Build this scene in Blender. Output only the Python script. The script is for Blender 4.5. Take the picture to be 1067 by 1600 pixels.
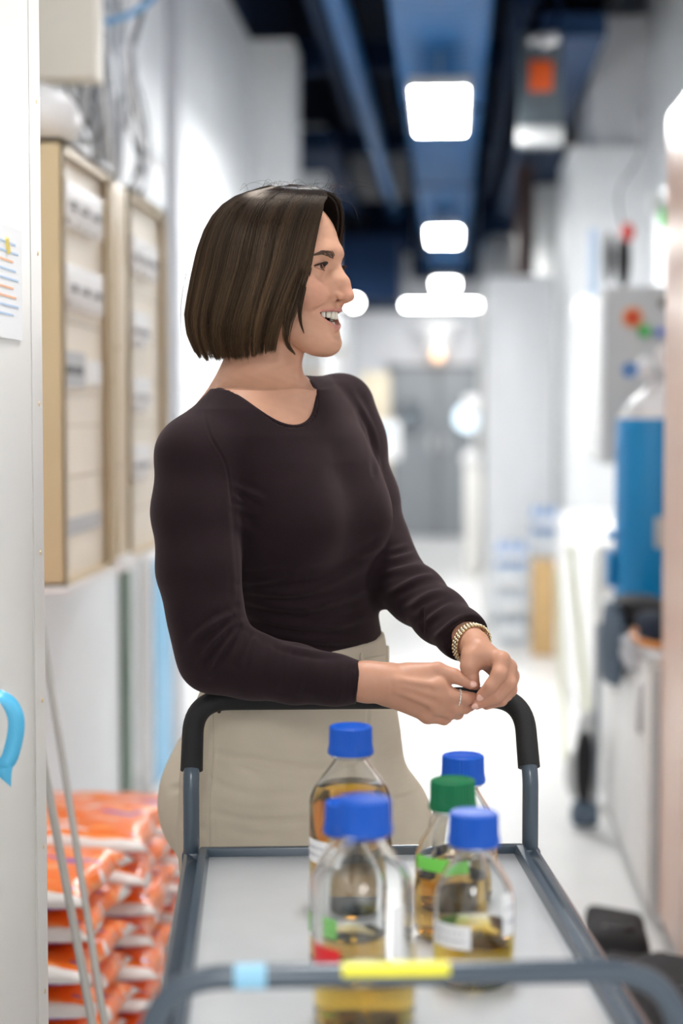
import bpy, bmesh, math, random
import numpy as np
from mathutils import Vector, Matrix
random.seed(7); rng = np.random.default_rng(7)

for o in list(bpy.data.objects):
    bpy.data.objects.remove(o)
SC = bpy.context.scene
COL = SC.collection
PI = math.pi

# ------------------------------------------------------------------ camera
FPX = 2700.0                       # focal length in pixels of the 1067 x 1600 frame
YAW = math.atan(169.0 / FPX)       # the corridor runs along +Y; the camera looks a little to the left of it
PITCH = math.atan(150.0 / FPX)     # and a little down
EYE = 1.40
cam = bpy.data.cameras.new('camera')
camo = bpy.data.objects.new('camera', cam); COL.objects.link(camo)
camo.location = (0, 0, EYE)
camo.rotation_euler = (PI/2 - PITCH, 0, YAW)
cam.sensor_fit = 'VERTICAL'; cam.sensor_height = 36.0
cam.lens = FPX / 1600.0 * 36.0
cam.clip_start = 0.05; cam.clip_end = 60
cam.dof.use_dof = True
cam.dof.focus_distance = 2.43
cam.dof.aperture_fstop = (cam.lens/1000.0) / 0.031
SC.camera = camo

# ------------------------------------------------------------------ view + world
SC.view_settings.view_transform = 'Standard'
SC.view_settings.look = 'None'
SC.view_settings.gamma = 1.0
SC.view_settings.use_curve_mapping = False
SC.view_settings.exposure = 0.95
SC.cycles.max_bounces = 14
SC.cycles.transmission_bounces = 14
SC.cycles.glossy_bounces = 6
SC.cycles.diffuse_bounces = 5
SC.cycles.transparent_max_bounces = 12
SC.cycles.sample_clamp_indirect = 12.0
SC.cycles.blur_glossy = 0.5

w = bpy.data.worlds.new('world'); SC.world = w; w.use_nodes = True
bg = w.node_tree.nodes['Background']
bg.inputs[0].default_value = (0.93, 0.96, 1.0, 1); bg.inputs[1].default_value = 0.42

def area(name, loc, rot, sx, sy, power, color=(1, 1, 1)):
    l = bpy.data.lights.new(name, 'AREA'); l.shape = 'RECTANGLE'
    l.size = sx; l.size_y = sy; l.energy = power; l.color = color
    o = bpy.data.objects.new(name, l); COL.objects.link(o)
    o.location = loc; o.rotation_euler = rot
    return o
# corridor ceiling luminaires above and behind the camera, plus two added fill lights
area('overhead_light', (-0.05, 2.75, 3.25), (0, 0, 0), 0.5, 1.2, 34, (1.0, 0.98, 0.95))
area('overhead_light', (-0.05, 5.3, 3.3), (0, 0, 0), 0.5, 1.2, 42, (1.0, 0.99, 0.97))  # added out of view to brighten the background, not one of the lamp row
area('overhead_light', (0.0, -1.6, 3.1), (0, 0, 0), 0.5, 1.4, 40, (1.0, 0.98, 0.95))
area('rear_fill', (-0.3, -3.6, 1.9), (math.radians(82), 0, 0), 1.9, 1.8, 13, (1.0, 0.98, 0.96))  # added upright fill panel facing forward, no real luminaire
LAMP_W = 52.0    # strength of the luminaires in view

# ------------------------------------------------------------------ materials
MATS = {}
def principled(name, color, rough=0.5, metal=0.0, spec=0.5, **kw):
    if name in MATS: return MATS[name]
    m = bpy.data.materials.new(name); m.use_nodes = True
    b = m.node_tree.nodes['Principled BSDF']
    c = tuple(color) + ((1,) if len(color) == 3 else ())
    b.inputs['Base Color'].default_value = c
    b.inputs['Roughness'].default_value = rough
    b.inputs['Metallic'].default_value = metal
    b.inputs['Specular IOR Level'].default_value = spec
    for k, v in kw.items():
        b.inputs[k.replace('_', ' ')].default_value = v
    MATS[name] = m
    return m
def nodes(m): return m.node_tree.nodes, m.node_tree.links, m.node_tree.nodes['Principled BSDF']
def noisy(m, scale=6, amount=0.06, bump=0.0, bscale=80, coord='Object', stretch=(1, 1, 1)):
    """slight procedural unevenness of colour and surface"""
    n, l, b = nodes(m)
    tc = n.new('ShaderNodeTexCoord'); mp = n.new('ShaderNodeMapping')
    mp.inputs['Scale'].default_value = stretch
    l.new(tc.outputs[coord], mp.inputs[0])
    t = n.new('ShaderNodeTexNoise'); t.inputs['Scale'].default_value = scale; t.inputs['Detail'].default_value = 5
    l.new(mp.outputs[0], t.inputs['Vector'])
    c = b.inputs['Base Color'].default_value[:]
    r = n.new('ShaderNodeValToRGB')
    r.color_ramp.elements[0].position = 0.3; r.color_ramp.elements[1].position = 0.7
    r.color_ramp.elements[0].color = tuple(max(0, x*(1-amount)) for x in c[:3]) + (1,)
    r.color_ramp.elements[1].color = tuple(min(1, x*(1+amount)) for x in c[:3]) + (1,)
    l.new(t.outputs['Fac'], r.inputs[0]); l.new(r.outputs[0], b.inputs['Base Color'])
    if bump:
        t2 = n.new('ShaderNodeTexNoise'); t2.inputs['Scale'].default_value = bscale; t2.inputs['Detail'].default_value = 4
        l.new(mp.outputs[0], t2.inputs['Vector'])
        bp = n.new('ShaderNodeBump'); bp.inputs['Strength'].default_value = bump; bp.inputs['Distance'].default_value = 0.002
        l.new(t2.outputs['Fac'], bp.inputs['Height']); l.new(bp.outputs[0], b.inputs['Normal'])
    return m
def emit(name, color, strength):
    if name in MATS: return MATS[name]
    m = principled(name, (0.8, 0.8, 0.8), 0.4)
    b = m.node_tree.nodes['Principled BSDF']
    b.inputs['Emission Color'].default_value = tuple(color) + (1,)
    b.inputs['Emission Strength'].default_value = strength
    return m
def glass(name, color, ior=1.47, rough=0.0):
    m = principled(name, color, rough, 0, 0.5)
    b = m.node_tree.nodes['Principled BSDF']
    b.inputs['Transmission Weight'].default_value = 1.0
    b.inputs['IOR'].default_value = ior
    return m
def liquid(name, color, density):
    m = bpy.data.materials.new(name); m.use_nodes = True
    n, l = m.node_tree.nodes, m.node_tree.links
    b = n['Principled BSDF']
    b.inputs['Base Color'].default_value = (1, 1, 1, 1); b.inputs['Roughness'].default_value = 0.0
    b.inputs['Transmission Weight'].default_value = 1.0; b.inputs['IOR'].default_value = 1.33
    v = n.new('ShaderNodeVolumeAbsorption'); v.inputs['Color'].default_value = tuple(color) + (1,)
    v.inputs['Density'].default_value = density
    l.new(v.outputs[0], n['Material Output'].inputs['Volume'])
    MATS[name] = m
    return m

# ------------------------------------------------------------------ objects
def link(name, me, mat=None, parent=None, smooth=True):
    o = bpy.data.objects.new(name, me); COL.objects.link(o)
    if mat is not None:
        for mm in (mat if isinstance(mat, (list, tuple)) else [mat]): me.materials.append(mm)
    if smooth: me.polygons.foreach_set('use_smooth', [True]*len(me.polygons))
    if parent is not None: o.parent = parent
    return o
def tag(o, label=None, cat=None, group=None, kind=None):
    if label: o['label'] = label
    if cat: o['category'] = cat
    if group: o['group'] = group
    if kind: o['kind'] = kind
    return o
def thing(name, loc, label, cat, rotz=0.0, group=None):
    o = bpy.data.objects.new(name, None); COL.objects.link(o)
    o.empty_display_size = 0.05
    o.location = loc; o.rotation_euler = (0, 0, rotz)
    return tag(o, label, cat, group)

class MB:
    """collects shapes into one mesh"""
    def __init__(s): s.bm = bmesh.new()
    def box(s, lo, hi, bev=0.0, mat=0, seg=2, M=None):
        lo = Vector(lo); hi = Vector(hi); c = (lo+hi)/2; d = hi-lo
        r = bmesh.ops.create_cube(s.bm, size=1.0, matrix=Matrix.Translation(c) @ Matrix.Diagonal((d.x, d.y, d.z, 1)))
        vs = r['verts']; fs = {f for v in vs for f in v.link_faces}
        if bev > 0:
            es = list({e for v in vs for e in v.link_edges})
            rr = bmesh.ops.bevel(s.bm, geom=es, offset=min(bev, min(d)*0.45), segments=seg, profile=0.5, affect='EDGES')
            fs = set(rr['faces']) | {f for f in fs if f.is_valid}
            vs = list({v for f in fs for v in f.verts})
        for f in fs: f.material_index = mat
        if M is not None: bmesh.ops.transform(s.bm, matrix=M, verts=vs)
        return s
    def tube(s, pts, r, seg=10, mat=0, cap=True, closed=False):
        P = [Vector(p) for p in pts]; n = len(P)
        rs = r if hasattr(r, '__len__') else [r]*n
        rings = []; ref = None
        for i in range(n):
            if closed: t = P[(i+1) % n]-P[i-1]
            else: t = P[min(i+1, n-1)]-P[max(i-1, 0)]
            if t.length < 1e-9: t = Vector((0, 0, 1))
            t.normalize()
            if ref is None:
                ref = t.cross(Vector((0, 0, 1)))
                if ref.length < 0.1: ref = t.cross(Vector((1, 0, 0)))
            ref = ref - t*ref.dot(t); ref.normalize(); bi = t.cross(ref)
            rings.append([s.bm.verts.new(P[i] + (ref*math.cos(a)+bi*math.sin(a))*rs[i]) for a in [2*PI*k/seg for k in range(seg)]])
        for i in range(n if closed else n-1):
            A, B = rings[i], rings[(i+1) % n]
            for k in range(seg):
                f = s.bm.faces.new((A[k], A[(k+1) % seg], B[(k+1) % seg], B[k])); f.material_index = mat
        if cap and not closed:
            for rg in (list(reversed(rings[0])), rings[-1]):
                f = s.bm.faces.new(rg); f.material_index = mat
        return s
    def lathe(s, prof, c=(0, 0, 0), seg=40, mat=0, a0=0, a1=2*PI, M=None):
        """prof: (r, z) list; full turn unless a0/a1 given"""
        full = abs(a1-a0-2*PI) < 1e-6; n = seg if full else seg+1
        c = Vector(c); rings = []
        for (r, z) in prof:
            if r < 1e-6 and full: rings.append([s.bm.verts.new(c+Vector((0, 0, z)))])
            else: rings.append([s.bm.verts.new(c+Vector((r*math.cos(a0+(a1-a0)*k/seg), r*math.sin(a0+(a1-a0)*k/seg), z))) for k in range(n)])
        for A, B in zip(rings, rings[1:]):
            for k in range(seg):
                k2 = (k+1) % n if full else k+1
                if len(A) == 1 and len(B) == 1: continue
                if len(A) == 1: f = (A[0], B[k2], B[k])
                elif len(B) == 1: f = (A[k], A[k2], B[0])
                else: f = (A[k], A[k2], B[k2], B[k])
                ff = s.bm.faces.new(f); ff.material_index = mat
        if M is not None: bmesh.ops.transform(s.bm, matrix=M, verts=[v for r in rings for v in r])
        return s
    def ball(s, c, r, seg=16, mat=0, M=None):
        r = r if hasattr(r, '__len__') else (r, r, r)
        rr = bmesh.ops.create_uvsphere(s.bm, u_segments=seg, v_segments=max(6, seg//2), radius=1.0,
             matrix=Matrix.Translation(Vector(c)) @ (M if M is not None else Matrix.Identity(4)) @ Matrix.Diagonal((r[0], r[1], r[2], 1)))
        for v in rr['verts']:
            for f in v.link_faces: f.material_index = mat
        return s
    def quad(s, a, b, c, d, mat=0):
        f = s.bm.faces.new([s.bm.verts.new(Vector(p)) for p in (a, b, c, d)]); f.material_index = mat
        return s
    def build(s, name, mat, parent=None, smooth=True, angle=40):
        bmesh.ops.recalc_face_normals(s.bm, faces=s.bm.faces)
        me = bpy.data.meshes.new(name); s.bm.to_mesh(me); s.bm.free()
        o = link(name, me, mat, parent, smooth)
        if smooth: me.set_sharp_from_angle(angle=math.radians(angle))
        return o
def rotz(a, c=(0, 0, 0)):
    c = Vector(c); return Matrix.Translation(c) @ Matrix.Rotation(a, 4, 'Z') @ Matrix.Translation(-c)
def rot(axis, a, c=(0, 0, 0)):
    c = Vector(c); return Matrix.Translation(c) @ Matrix.Rotation(a, 4, axis) @ Matrix.Translation(-c)
def smoothpath(pts, n=8):
    """Catmull-Rom through the points"""
    P = [np.array(p, float) for p in pts]; P = [2*P[0]-P[1]] + P + [2*P[-1]-P[-2]]
    out = []
    for i in range(1, len(P)-2):
        for k in range(n):
            t = k/n; a, b, c, d = P[i-1], P[i], P[i+1], P[i+2]
            out.append(0.5*((2*b)+(-a+c)*t+(2*a-5*b+4*c-d)*t*t+(-a+3*b-3*c+d)*t**3))
    out.append(P[-2]); return out
def arcpath(pts, rad, n=8):
    """polyline with rounded corners"""
    P = [Vector(p) for p in pts]; out = [P[0]]
    for i in range(1, len(P)-1):
        a = (P[i-1]-P[i]).normalized(); b = (P[i+1]-P[i]).normalized()
        ang = a.angle(b); L = min(rad/math.tan(ang/2), (P[i-1]-P[i]).length*0.49, (P[i+1]-P[i]).length*0.49)
        s, e = P[i]+a*L, P[i]+b*L
        for k in range(n+1):
            t = k/n; out.append(s*(1-t)**2 + P[i]*2*t*(1-t) + e*t*t)
    out.append(P[-1]); return out

# standing places near the camera are measured in a frame turned with it: u right, v away, z up
CY, SY = math.cos(YAW), math.sin(YAW); CP, SP = math.cos(PITCH), math.sin(PITCH)
def P3(px, py, Z):
    """the place seen at pixel (px, py) when it stands Z metres away"""
    x = (px-533.5)/FPX; y = (800-py)/FPX
    k = Z/(CP+y*SP)
    return np.array([x*k, Z, EYE+(y*CP-SP)*k])
def W(p):
    """turned frame -> world"""
    return Vector((p[0]*CY-p[1]*SY, p[0]*SY+p[1]*CY, p[2]))
# ================================================================== the room
XL, XR = -1.15, 1.15
wallm = noisy(principled('wall_paint', (0.80, 0.815, 0.83), 0.55), 3, 0.02, 0.05, 60)
wallg = noisy(principled('wall_grey', (0.62, 0.63, 0.66), 0.6), 3, 0.03)
floorm = noisy(principled('floor_vinyl', (0.80, 0.795, 0.785), 0.32), 5, 0.025, 0.03, 40)
ceilm = noisy(principled('ceiling_blue', (0.002, 0.009, 0.026), 0.8, 0, 0.2), 4, 0.25)
bluem = noisy(principled('duct_blue_paint', (0.004, 0.095, 0.27), 0.55), 6, 0.08)
dblue = noisy(principled('beam_dark_blue', (0.002, 0.014, 0.045), 0.8, 0, 0.2), 6, 0.15)
blackm = principled('black_plastic', (0.006, 0.006, 0.008), 0.45)
whitep = noisy(principled('white_plastic', (0.85, 0.85, 0.85), 0.4), 8, 0.015)
whitem = noisy(principled('white_sheet_metal', (0.80, 0.785, 0.755), 0.35), 4, 0.015)
greym = noisy(principled('grey_plastic', (0.52, 0.53, 0.53), 0.5), 8, 0.04)
steel = noisy(principled('brushed_steel', (0.55, 0.55, 0.56), 0.35, 0.9), 12, 0.05)

def struct(name, lo, hi, mat, bev=0.0):
    o = MB().box(lo, hi, bev).build(name, mat, smooth=False); o['kind'] = 'structure'; return o
struct('floor', (-1.45, -4.2, -0.1), (1.45, 20.2, 0.0), floorm)
struct('ceiling', (-1.45, -4.2, 4.45), (1.45, 20.2, 4.55), ceilm)
struct('wall_left', (XL-0.12, -4.2, 0.0), (XL, 20.2, 3.56), wallm)
struct('wall_left_upper', (XL-0.12, -4.2, 3.56), (XL, 20.2, 4.45), dblue)
struct('wall_right', (XR, -4.2, 0.0), (XR+0.12, 20.2, 4.45), wallm)
struct('wall_back', (XL-0.12, 20.0, 0.0), (XR+0.12, 20.15, 4.45), wallg)
for i, (y, x1) in enumerate(((10.0, -0.90), (12.9, -0.93), (14.4, -0.97))):
    struct('trim_%d' % (i+1), (XL, y, 0), (x1, y+0.45, 3.56), wallm, 0.004)
# the wall steps in on the right further down, with a lower block in front of a higher one, its shade put into the grey colour
struct('wall_right_step', (0.70, 10.3, 0), (XR, 11.3, 2.98), wallm)
struct('wall_right_step_upper', (0.82, 10.35, 2.98), (XR, 11.3, 3.74), wallg)
struct('wall_right_step_soffit', (0.50, 11.3, 3.3), (XR, 19.9, 3.74), dblue)
struct('baseboard_left', (XL, -4.2, 0), (XL+0.012, 20.0, 0.07), greym)
struct('baseboard_right', (XR-0.012, -4.2, 0), (XR, 10.3, 0.07), greym)

# double door with round windows at the far end
doorm = noisy(principled('door_grey_paint', (0.27, 0.29, 0.31), 0.45), 5, 0.04)
doorm2 = principled('door_frame_grey', (0.19, 0.20, 0.215), 0.45)
pane = glass('window_glass', (0.9, 0.95, 1.0), 1.45)
glow = emit('daylit_room', (0.55, 0.80, 1.0), 1.0)
for k, (x0, x1) in enumerate(((-0.66, -0.155), (-0.115, 0.40))):
    d = MB().box((x0, 19.93, 0.01), (x1, 19.985, 1.93), 0.004).build('door_%d' % (k+1), doorm, smooth=False)
    d['kind'] = 'structure'
    c = ((x0+x1)/2+(0.07 if k else -0.06), 19.92, 1.38)
    MB().lathe([(0.155, -0.012), (0.19, -0.012), (0.19, 0.02), (0.155, 0.02)], M=Matrix.Translation(c) @ Matrix.Rotation(PI/2, 4, 'X')).build('porthole_frame', doorm2, d)
    MB().lathe([(0, -0.004), (0.156, -0.004), (0.156, 0.006), (0, 0.006)], M=Matrix.Translation(c) @ Matrix.Rotation(PI/2, 4, 'X')).build('porthole_pane', glow if k else pane, d)
    MB().box((x1-0.09 if k == 0 else x0+0.03, 19.90, 1.0), (x1-0.03 if k == 0 else x0+0.09, 19.93, 1.16), 0.01).build('push_plate', steel, d)
f = MB()
f.box((-0.72, 19.91, 0), (-0.66, 20.0, 1.99)).box((0.40, 19.91, 0), (0.46, 20.0, 1.99)).box((-0.72, 19.91, 1.93), (0.46, 20.0, 1.99)).box((-0.155, 19.915, 0), (-0.115, 19.99, 1.93))
o = f.build('door_3', doorm2, smooth=False); o['kind'] = 'structure'

# ------------------------------------------------------------------ overhead
lampg = emit('lamp_diffuser', (1.0, 1.0, 0.98), LAMP_W)
lampm = emit('lamp_diffuser_mid', (1.0, 1.0, 0.98), LAMP_W*0.75); lampf = emit('lamp_diffuser_far', (1.0, 1.0, 0.98), LAMP_W*0.42)
def duct():
    t = thing('air_duct', (-0.045, 11, 3.16), 'wide ribbed blue air duct above the row of ceiling lamps', 'duct')
    m = MB(); ys = []; y = -8.0
    prev = None
    while y < 8.9:
        for dy, r in ((0, 0.0), (0.05, 0.0), (0.065, 0.006), (0.08, 0.0)):
            ring = []
            for k in range(28):
                a = 2*PI*k/28; ca, sa = math.cos(a), math.sin(a)
                ring.append(m.bm.verts.new(((0.215+r)*math.copysign(abs(ca)**0.7, ca), y+dy, (0.17+r)*math.copysign(abs(sa)**0.7, sa))))
            if prev:
                for k in range(28): m.bm.faces.new((prev[k], prev[(k+1) % 28], ring[(k+1) % 28], ring[k]))
            prev = ring
        y += 0.12
    m.build('duct_tube', bluem, t)
    for yy in (-5.0, -2.0, 1.0, 4.0, 7.0):
        m = MB()
        for s in (-1, 1): m.tube([(s*0.23, yy, -0.18), (s*0.23, yy, 1.25)], 0.006, 6)
        m.box((-0.235, yy-0.015, -0.187), (0.235, yy+0.015, -0.175)); m.build('hanger', dblue, t)
duct()
def lamp(y, n, label):
    t = thing('ceiling_lamp', (-0.05, y, 2.80), label, 'lamp', group='square pendant lamps under the blue duct')
    L = 0.58
    MB().box((-0.135, -L-0.02, 0.0), (0.135, L+0.02, 0.05), 0.008).build('housing', greym, t)
    MB().box((-0.117, -L, -0.006), (0.117, L, 0.0), 0.002).build('diffuser', (lampg, lampm, lampf)[n], t)
    for yy in (-0.4, 0.4): MB().tube([(0, yy, 0.05), (0, yy, 0.19)], 0.004, 6).build('suspension', greym, t)
lamp(8.08, 0, 'nearest and largest square white ceiling lamp under the blue duct')
lamp(13.65, 1, 'middle square white ceiling lamp under the blue duct')
lamp(18.6, 2, 'farthest square ceiling lamp, just above the horizontal tube light')
t = thing('tube_light', (-0.045, 16.6, 2.44), 'long horizontal white tube light across the corridor end', 'lamp')
MB().box((-0.45, -0.04, 0.045), (0.45, 0.04, 0.09), 0.006).build('housing', greym, t)
MB().tube([(-0.43, 0, 0.02), (0.43, 0, 0.02)], 0.034, 14).build('tube', lampf, t)
for x in (-0.3, 0.3): MB().tube([(x, 0, 0.09), (x, 0, 2.0)], 0.005, 6).build('suspension', greym, t)
t = thing('ceiling_lamp', (-0.83, 14.9, 2.37), 'small round white lamp seen just past the nose, on the left pilaster', 'lamp')
MB().tube([(0, 0, 0), (-0.12, 0, 0)], 0.02, 10).build('arm', greym, t)
MB().ball((0.01, 0, 0), 0.05).build('bulb', lampf, t)
t = thing('warning_light', (-0.14, 19.8, 2.07), 'small warm orange signal lamp above the double door', 'lamp')
MB().box((-0.13, -0.02, 0.08), (0.13, 0.12, 0.26), 0.02).build('housing', whitep, t)
MB().ball((0, -0.03, 0.02), 0.062).build('bulb', emit('orange_glow', (1.0, 0.50, 0.18), 1.5), t)
t = thing('exit_box', (-0.14, 19.7, 2.36), 'white box under the ceiling above the orange signal lamp', 'box')
MB().box((-0.2, 0, 0), (0.2, 0.28, 0.1), 0.02).build('housing', whitep, t)

def pipe(name, pts, r, mat, label, cat='pipe', seg=14):
    o = MB().tube(pts, r, seg).build(name, mat); tag(o, label, cat); return o
pipe('overhead_pipe', [(-0.545, 2, 3.38), (-0.545, 18.6, 3.38)], 0.06, bluem, 'blue overhead pipe nearest to the left of the wide duct')
pipe('overhead_pipe', [(-0.69, 2, 3.50), (-0.69, 12.6, 3.50)], 0.045, dblue, 'thinner dark blue overhead pipe next to the left wall')
pipe('overhead_pipe', [(0.36, 8.8, 3.52), (0.36, 19.6, 3.52)], 0.07, dblue, 'dark blue overhead pipe to the right of the wide duct')
def beam(lo, hi, mat, label):
    o = MB().box(lo, hi, 0.005).build('ceiling_beam', mat, smooth=False); tag(o, label, 'beam'); return o
beam((-1.13, 8.6, 3.62), (1.13, 8.8, 3.80), dblue, 'dark blue cross beam above the nearest ceiling lamp')
beam((-1.13, 11.2, 3.62), (0.8, 11.4, 3.80), dblue, 'dark blue cross beam between the first and second lamps')
beam((-1.13, 14.2, 3.55), (0.4, 14.4, 3.72), dblue, 'dark blue cross beam beyond the second lamp')
beam((-1.13, 17.0, 3.0), (1.13, 17.2, 3.5), dblue, 'deep dark blue beam before the corridor end')
struct('ceiling_soffit', (XL, 15.25, 2.42), (-0.44, 16.9, 2.98), dblue, 0.01)
struct('ceiling_soffit_end', (-0.44, 19.1, 2.95), (XR, 20.0, 4.4), dblue, 0.01)
beam((0.46, 8.85, 3.30), (0.78, 18, 3.42), noisy(principled('tray_blue', (0.003, 0.035, 0.11), 0.6), 5, 0.1), 'flat blue cable tray running down the right side')
beam((-1.12, 11.8, 3.2), (-0.80, 18.6, 3.34), dblue, 'dark blue cable tray along the left pilasters')
t = thing('ceiling_unit', (0.425, 8.35, 2.70), 'grey hanging box with an orange panel and white lower strip under the ceiling', 'box')
MB().box((-0.10, 0, 0), (0.10, 0.22, 0.52), 0.01).build('housing', noisy(principled('unit_grey', (0.10, 0.13, 0.15), 0.5), 8, 0.1), t)
MB().box((-0.055, -0.012, 0.24), (0.055, 0.002, 0.385), 0.006).build('front_panel', principled('orange_panel', (0.85, 0.12, 0.01), 0.5), t)
MB().box((-0.11, -0.03, -0.01), (0.11, 0.03, 0.075), 0.01).build('lower_strip', greym, t)
m = MB().tube(smoothpath([(-0.06, 0.05, 0.5), (-0.1, 0.05, 0.66), (0, 0.05, 0.76), (0.09, 0.05, 0.66), (0.05, 0.05, 0.5)]), 0.012, 8)
m.build('cable_loop', dblue, t)
MB().tube([(-0.06, 0, 0.47), (0.02, 0, 0.50)], 0.018, 8).tube([(0.0, -0.02, 0.46), (0.075, -0.02, 0.49)], 0.028, 8).build('plug', whitep, t)
MB().tube([(0, 0.1, 0.5), (0, 0.1, 1.7)], 0.008, 6).build('hanger', dblue, t)
pipe('vertical_duct', smoothpath([(0.46, 16.1, 2.95), (0.44, 15.9, 2.7), (0.42, 15.8, 2.3), (0.42, 15.8, 1.2), (0.42, 15.8, 0)]), 0.17, greym, 'pale grey bent duct left of the brown pipe behind the white partition', 'duct', 20)
pipe('vertical_duct', [(0.84, 14.2, 0.0), (0.84, 14.2, 3.25)], 0.17, greym, 'pale grey upright duct right of the brown pipe behind the white partition', 'duct', 20)
pipe('vertical_pipe', [(0.55, 13.0, 0.0), (0.55, 13.0, 3.25)], 0.075, noisy(principled('brown_pipe', (0.055, 0.03, 0.028), 0.5), 8, 0.3), 'dark brown upright pipe above the white partition')

# ------------------------------------------------------------------ far end furniture
t = thing('storage_cabinet', (0.50, 12.0, 0), 'tall white freestanding cabinet beyond the cardboard box', 'cabinet')
bright = principled('gloss_white', (0.93, 0.94, 0.96), 0.35)
MB().box((-0.255, -0.5, 0.06), (0.185, 0.1, 2.32), 0.01).build('body', bright, t)
MB().box((-0.25, -0.518, 0.08), (0.180, -0.5, 2.30), 0.006).build('door', bright, t)
MB().box((-0.23, -0.48, 0.0), (0.16, 0.08, 0.06)).build('plinth', greym, t)
cardm = noisy(principled('cardboard', (0.56, 0.37, 0.17), 0.75), 10, 0.06, 0.1)
t = thing('cardboard_box', (0.585, 10.18, 0), 'tall narrow brown cardboard box standing on the floor by the right wall', 'box')
MB().box((-0.10, -0.12, 0), (0.105, 0.12, 0.55), 0.006).build('body', cardm, t)
MB().box((-0.10, -0.122, 0.552), (0.105, -0.002, 0.558)).box((-0.10, 0.0, 0.552), (0.105, 0.12, 0.56)).build('flap', noisy(principled('cardboard_light', (0.68, 0.50, 0.29), 0.7), 10, 0.05), t)
pk = noisy(principled('shrink_wrap', (0.70, 0.76, 0.82), 0.25), 12, 0.12)
pb = noisy(principled('blue_film', (0.30, 0.48, 0.80), 0.3), 12, 0.2)
def pack(x, y, z, sx, sy, sz, m, label):
    t = thing('bottle_pack', (x, y, z), label, 'pack', group='shrink wrapped bottle packs stacked by the white cabinet')
    q = MB()
    nx, ny = 3, 2
    for i in range(nx):
        for j in range(ny):
            cx = -sx/2+sx*(i+0.5)/nx; cy = -sy/2+sy*(j+0.5)/ny; r = sx/nx*0.48
            q.lathe([(0, 0.002), (r, 0.002), (r, sz*0.7), (r*0.35, sz*0.9), (r*0.35, sz), (0, sz)], (cx, cy, 0), 12)
    q.build('bottles', m, t)
    MB().box((-sx/2, -sy/2, sz*0.25), (sx/2, sy/2, sz*0.6), 0.02).build('wrap', whitep, t)
z = 0.0
words = ['bottom', 'second', 'third', 'fourth', 'topmost']
for k in range(4):
    pack(0.385, 10.75, z, 0.20, 0.24, 0.155, pb if k == 3 else pk, '%s pack of clear bottles in the stack left of the cardboard box' % words[k]); z += 0.157
z = 0.0
for k in range(5):
    pack(0.60, 10.95, z, 0.18, 0.22, 0.165, pk if k != 4 else pb, '%s pack of bottles in the stack behind the cardboard box' % words[k]); z += 0.167
t = thing('wall_dispenser', (0.19, 15.2, 0), 'narrow white stand with a round top by the double door', 'stand')
MB().box((-0.06, -0.1, 0), (0.08, 0.1, 0.95), 0.01).build('body', whitem, t)
MB().ball((0, 0, 1.02), 0.085).build('bowl', whitep, t)
MB().box((-0.07, -0.05, 1.42), (0.07, 0.05, 1.58), 0.02).tube([(0.02, 0.0, 1.0), (0.02, 0, 1.5)], 0.012).build('dispenser_head', whitep, t)

tan = noisy(principled('tan_laminate', (0.60, 0.53, 0.40), 0.5), 6, 0.05)
t = thing('tall_cabinet', (-0.66, 15.4, 0), 'tall beige cabinet left of the grey double door', 'cabinet')
MB().box((-0.12, -0.3, 0), (0.13, 0.3, 1.78), 0.01).build('body', tan, t)
MB().box((-0.11, -0.312, 0.05), (0.12, -0.3, 1.74), 0.004).build('door', tan, t)
t = thing('shelf_unit', (-0.88, 12.2, 0), 'open beige shelf unit with papers, seen past the far shoulder', 'shelf')
q = MB()
for z in (0.05, 0.5, 0.95, 1.4, 1.85): q.box((-0.25, -0.3, z), (0.13, 0.3, z+0.025))
q.build('shelves', tan, t)
q = MB()
for x in (-0.25, 0.11):
    for y in (-0.3, 0.28): q.box((x, y, 0), (x+0.02, y+0.02, 1.9))
q.build('uprights', whitep, t)
for (x, z, sx, sz, col, lab, nm) in ((-0.08, 0.977, 0.18, 0.26, (0.45, 0.62, 0.80), 'light blue folder box on the open beige shelf unit', 'file_box'),
                            (-0.10, 1.427, 0.2, 0.30, (0.83, 0.75, 0.66), 'pale cream box on the upper shelf of the open unit', 'storage_box'),
                            (0.05, 1.427, 0.08, 0.16, (0.75, 0.30, 0.28), 'small reddish box on the upper shelf of the open unit', 'storage_box'),
                            (-0.06, 0.527, 0.2, 0.3, (0.80, 0.82, 0.84), 'white storage box on the lower shelf of the open unit', 'storage_box')):
    o = MB().box((-0.88+x-sx/2, 11.95, z), (-0.88+x+sx/2, 12.25, z+sz), 0.008).build(nm, principled('box_%.2f' % col[0], col, 0.6)); tag(o, lab, 'box')
t = thing('notice', (-0.60, 15.06, 1.02), 'pale blue and cream notice sheet hung on the tall beige cabinet', 'notice')
MB().box((-0.06, 0, 0), (0.17, 0.006, 0.34)).build('sheet', whitep, t)
MB().box((-0.02, -0.003, 0.18), (0.09, 0.0, 0.30)).build('blue_print', principled('pbl', (0.45, 0.66, 0.9), 0.6), t)

# ------------------------------------------------------------------ left side
# white cabinet flank that closes the picture on the left, with its row of rivets
t = thing('cold_cabinet', (-0.9, 1.0, 0), 'tall white metal cabinet flank with a riveted edge at the left border', 'cabinet')
cx1 = 0.9-0.572
MB().box((-0.24, -2.2, 0.0), (cx1, 1.41, 2.75), 0.004).build('body', whitem, t)
riv = principled('brass_rivet', (0.75, 0.60, 0.36), 0.35, 0.5)
for k in range(-1, 11):
    MB().ball((cx1, 1.385, 1.834-0.2085*k), (0.0016, 0.0036, 0.0036), 10).build('rivet', riv, t)
MB().box((cx1-0.001, 1.34, 0.02), (cx1+0.0012, 1.342, 2.74)).build('seam', principled('seam_grey', (0.6, 0.59, 0.57), 0.5), t)
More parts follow.
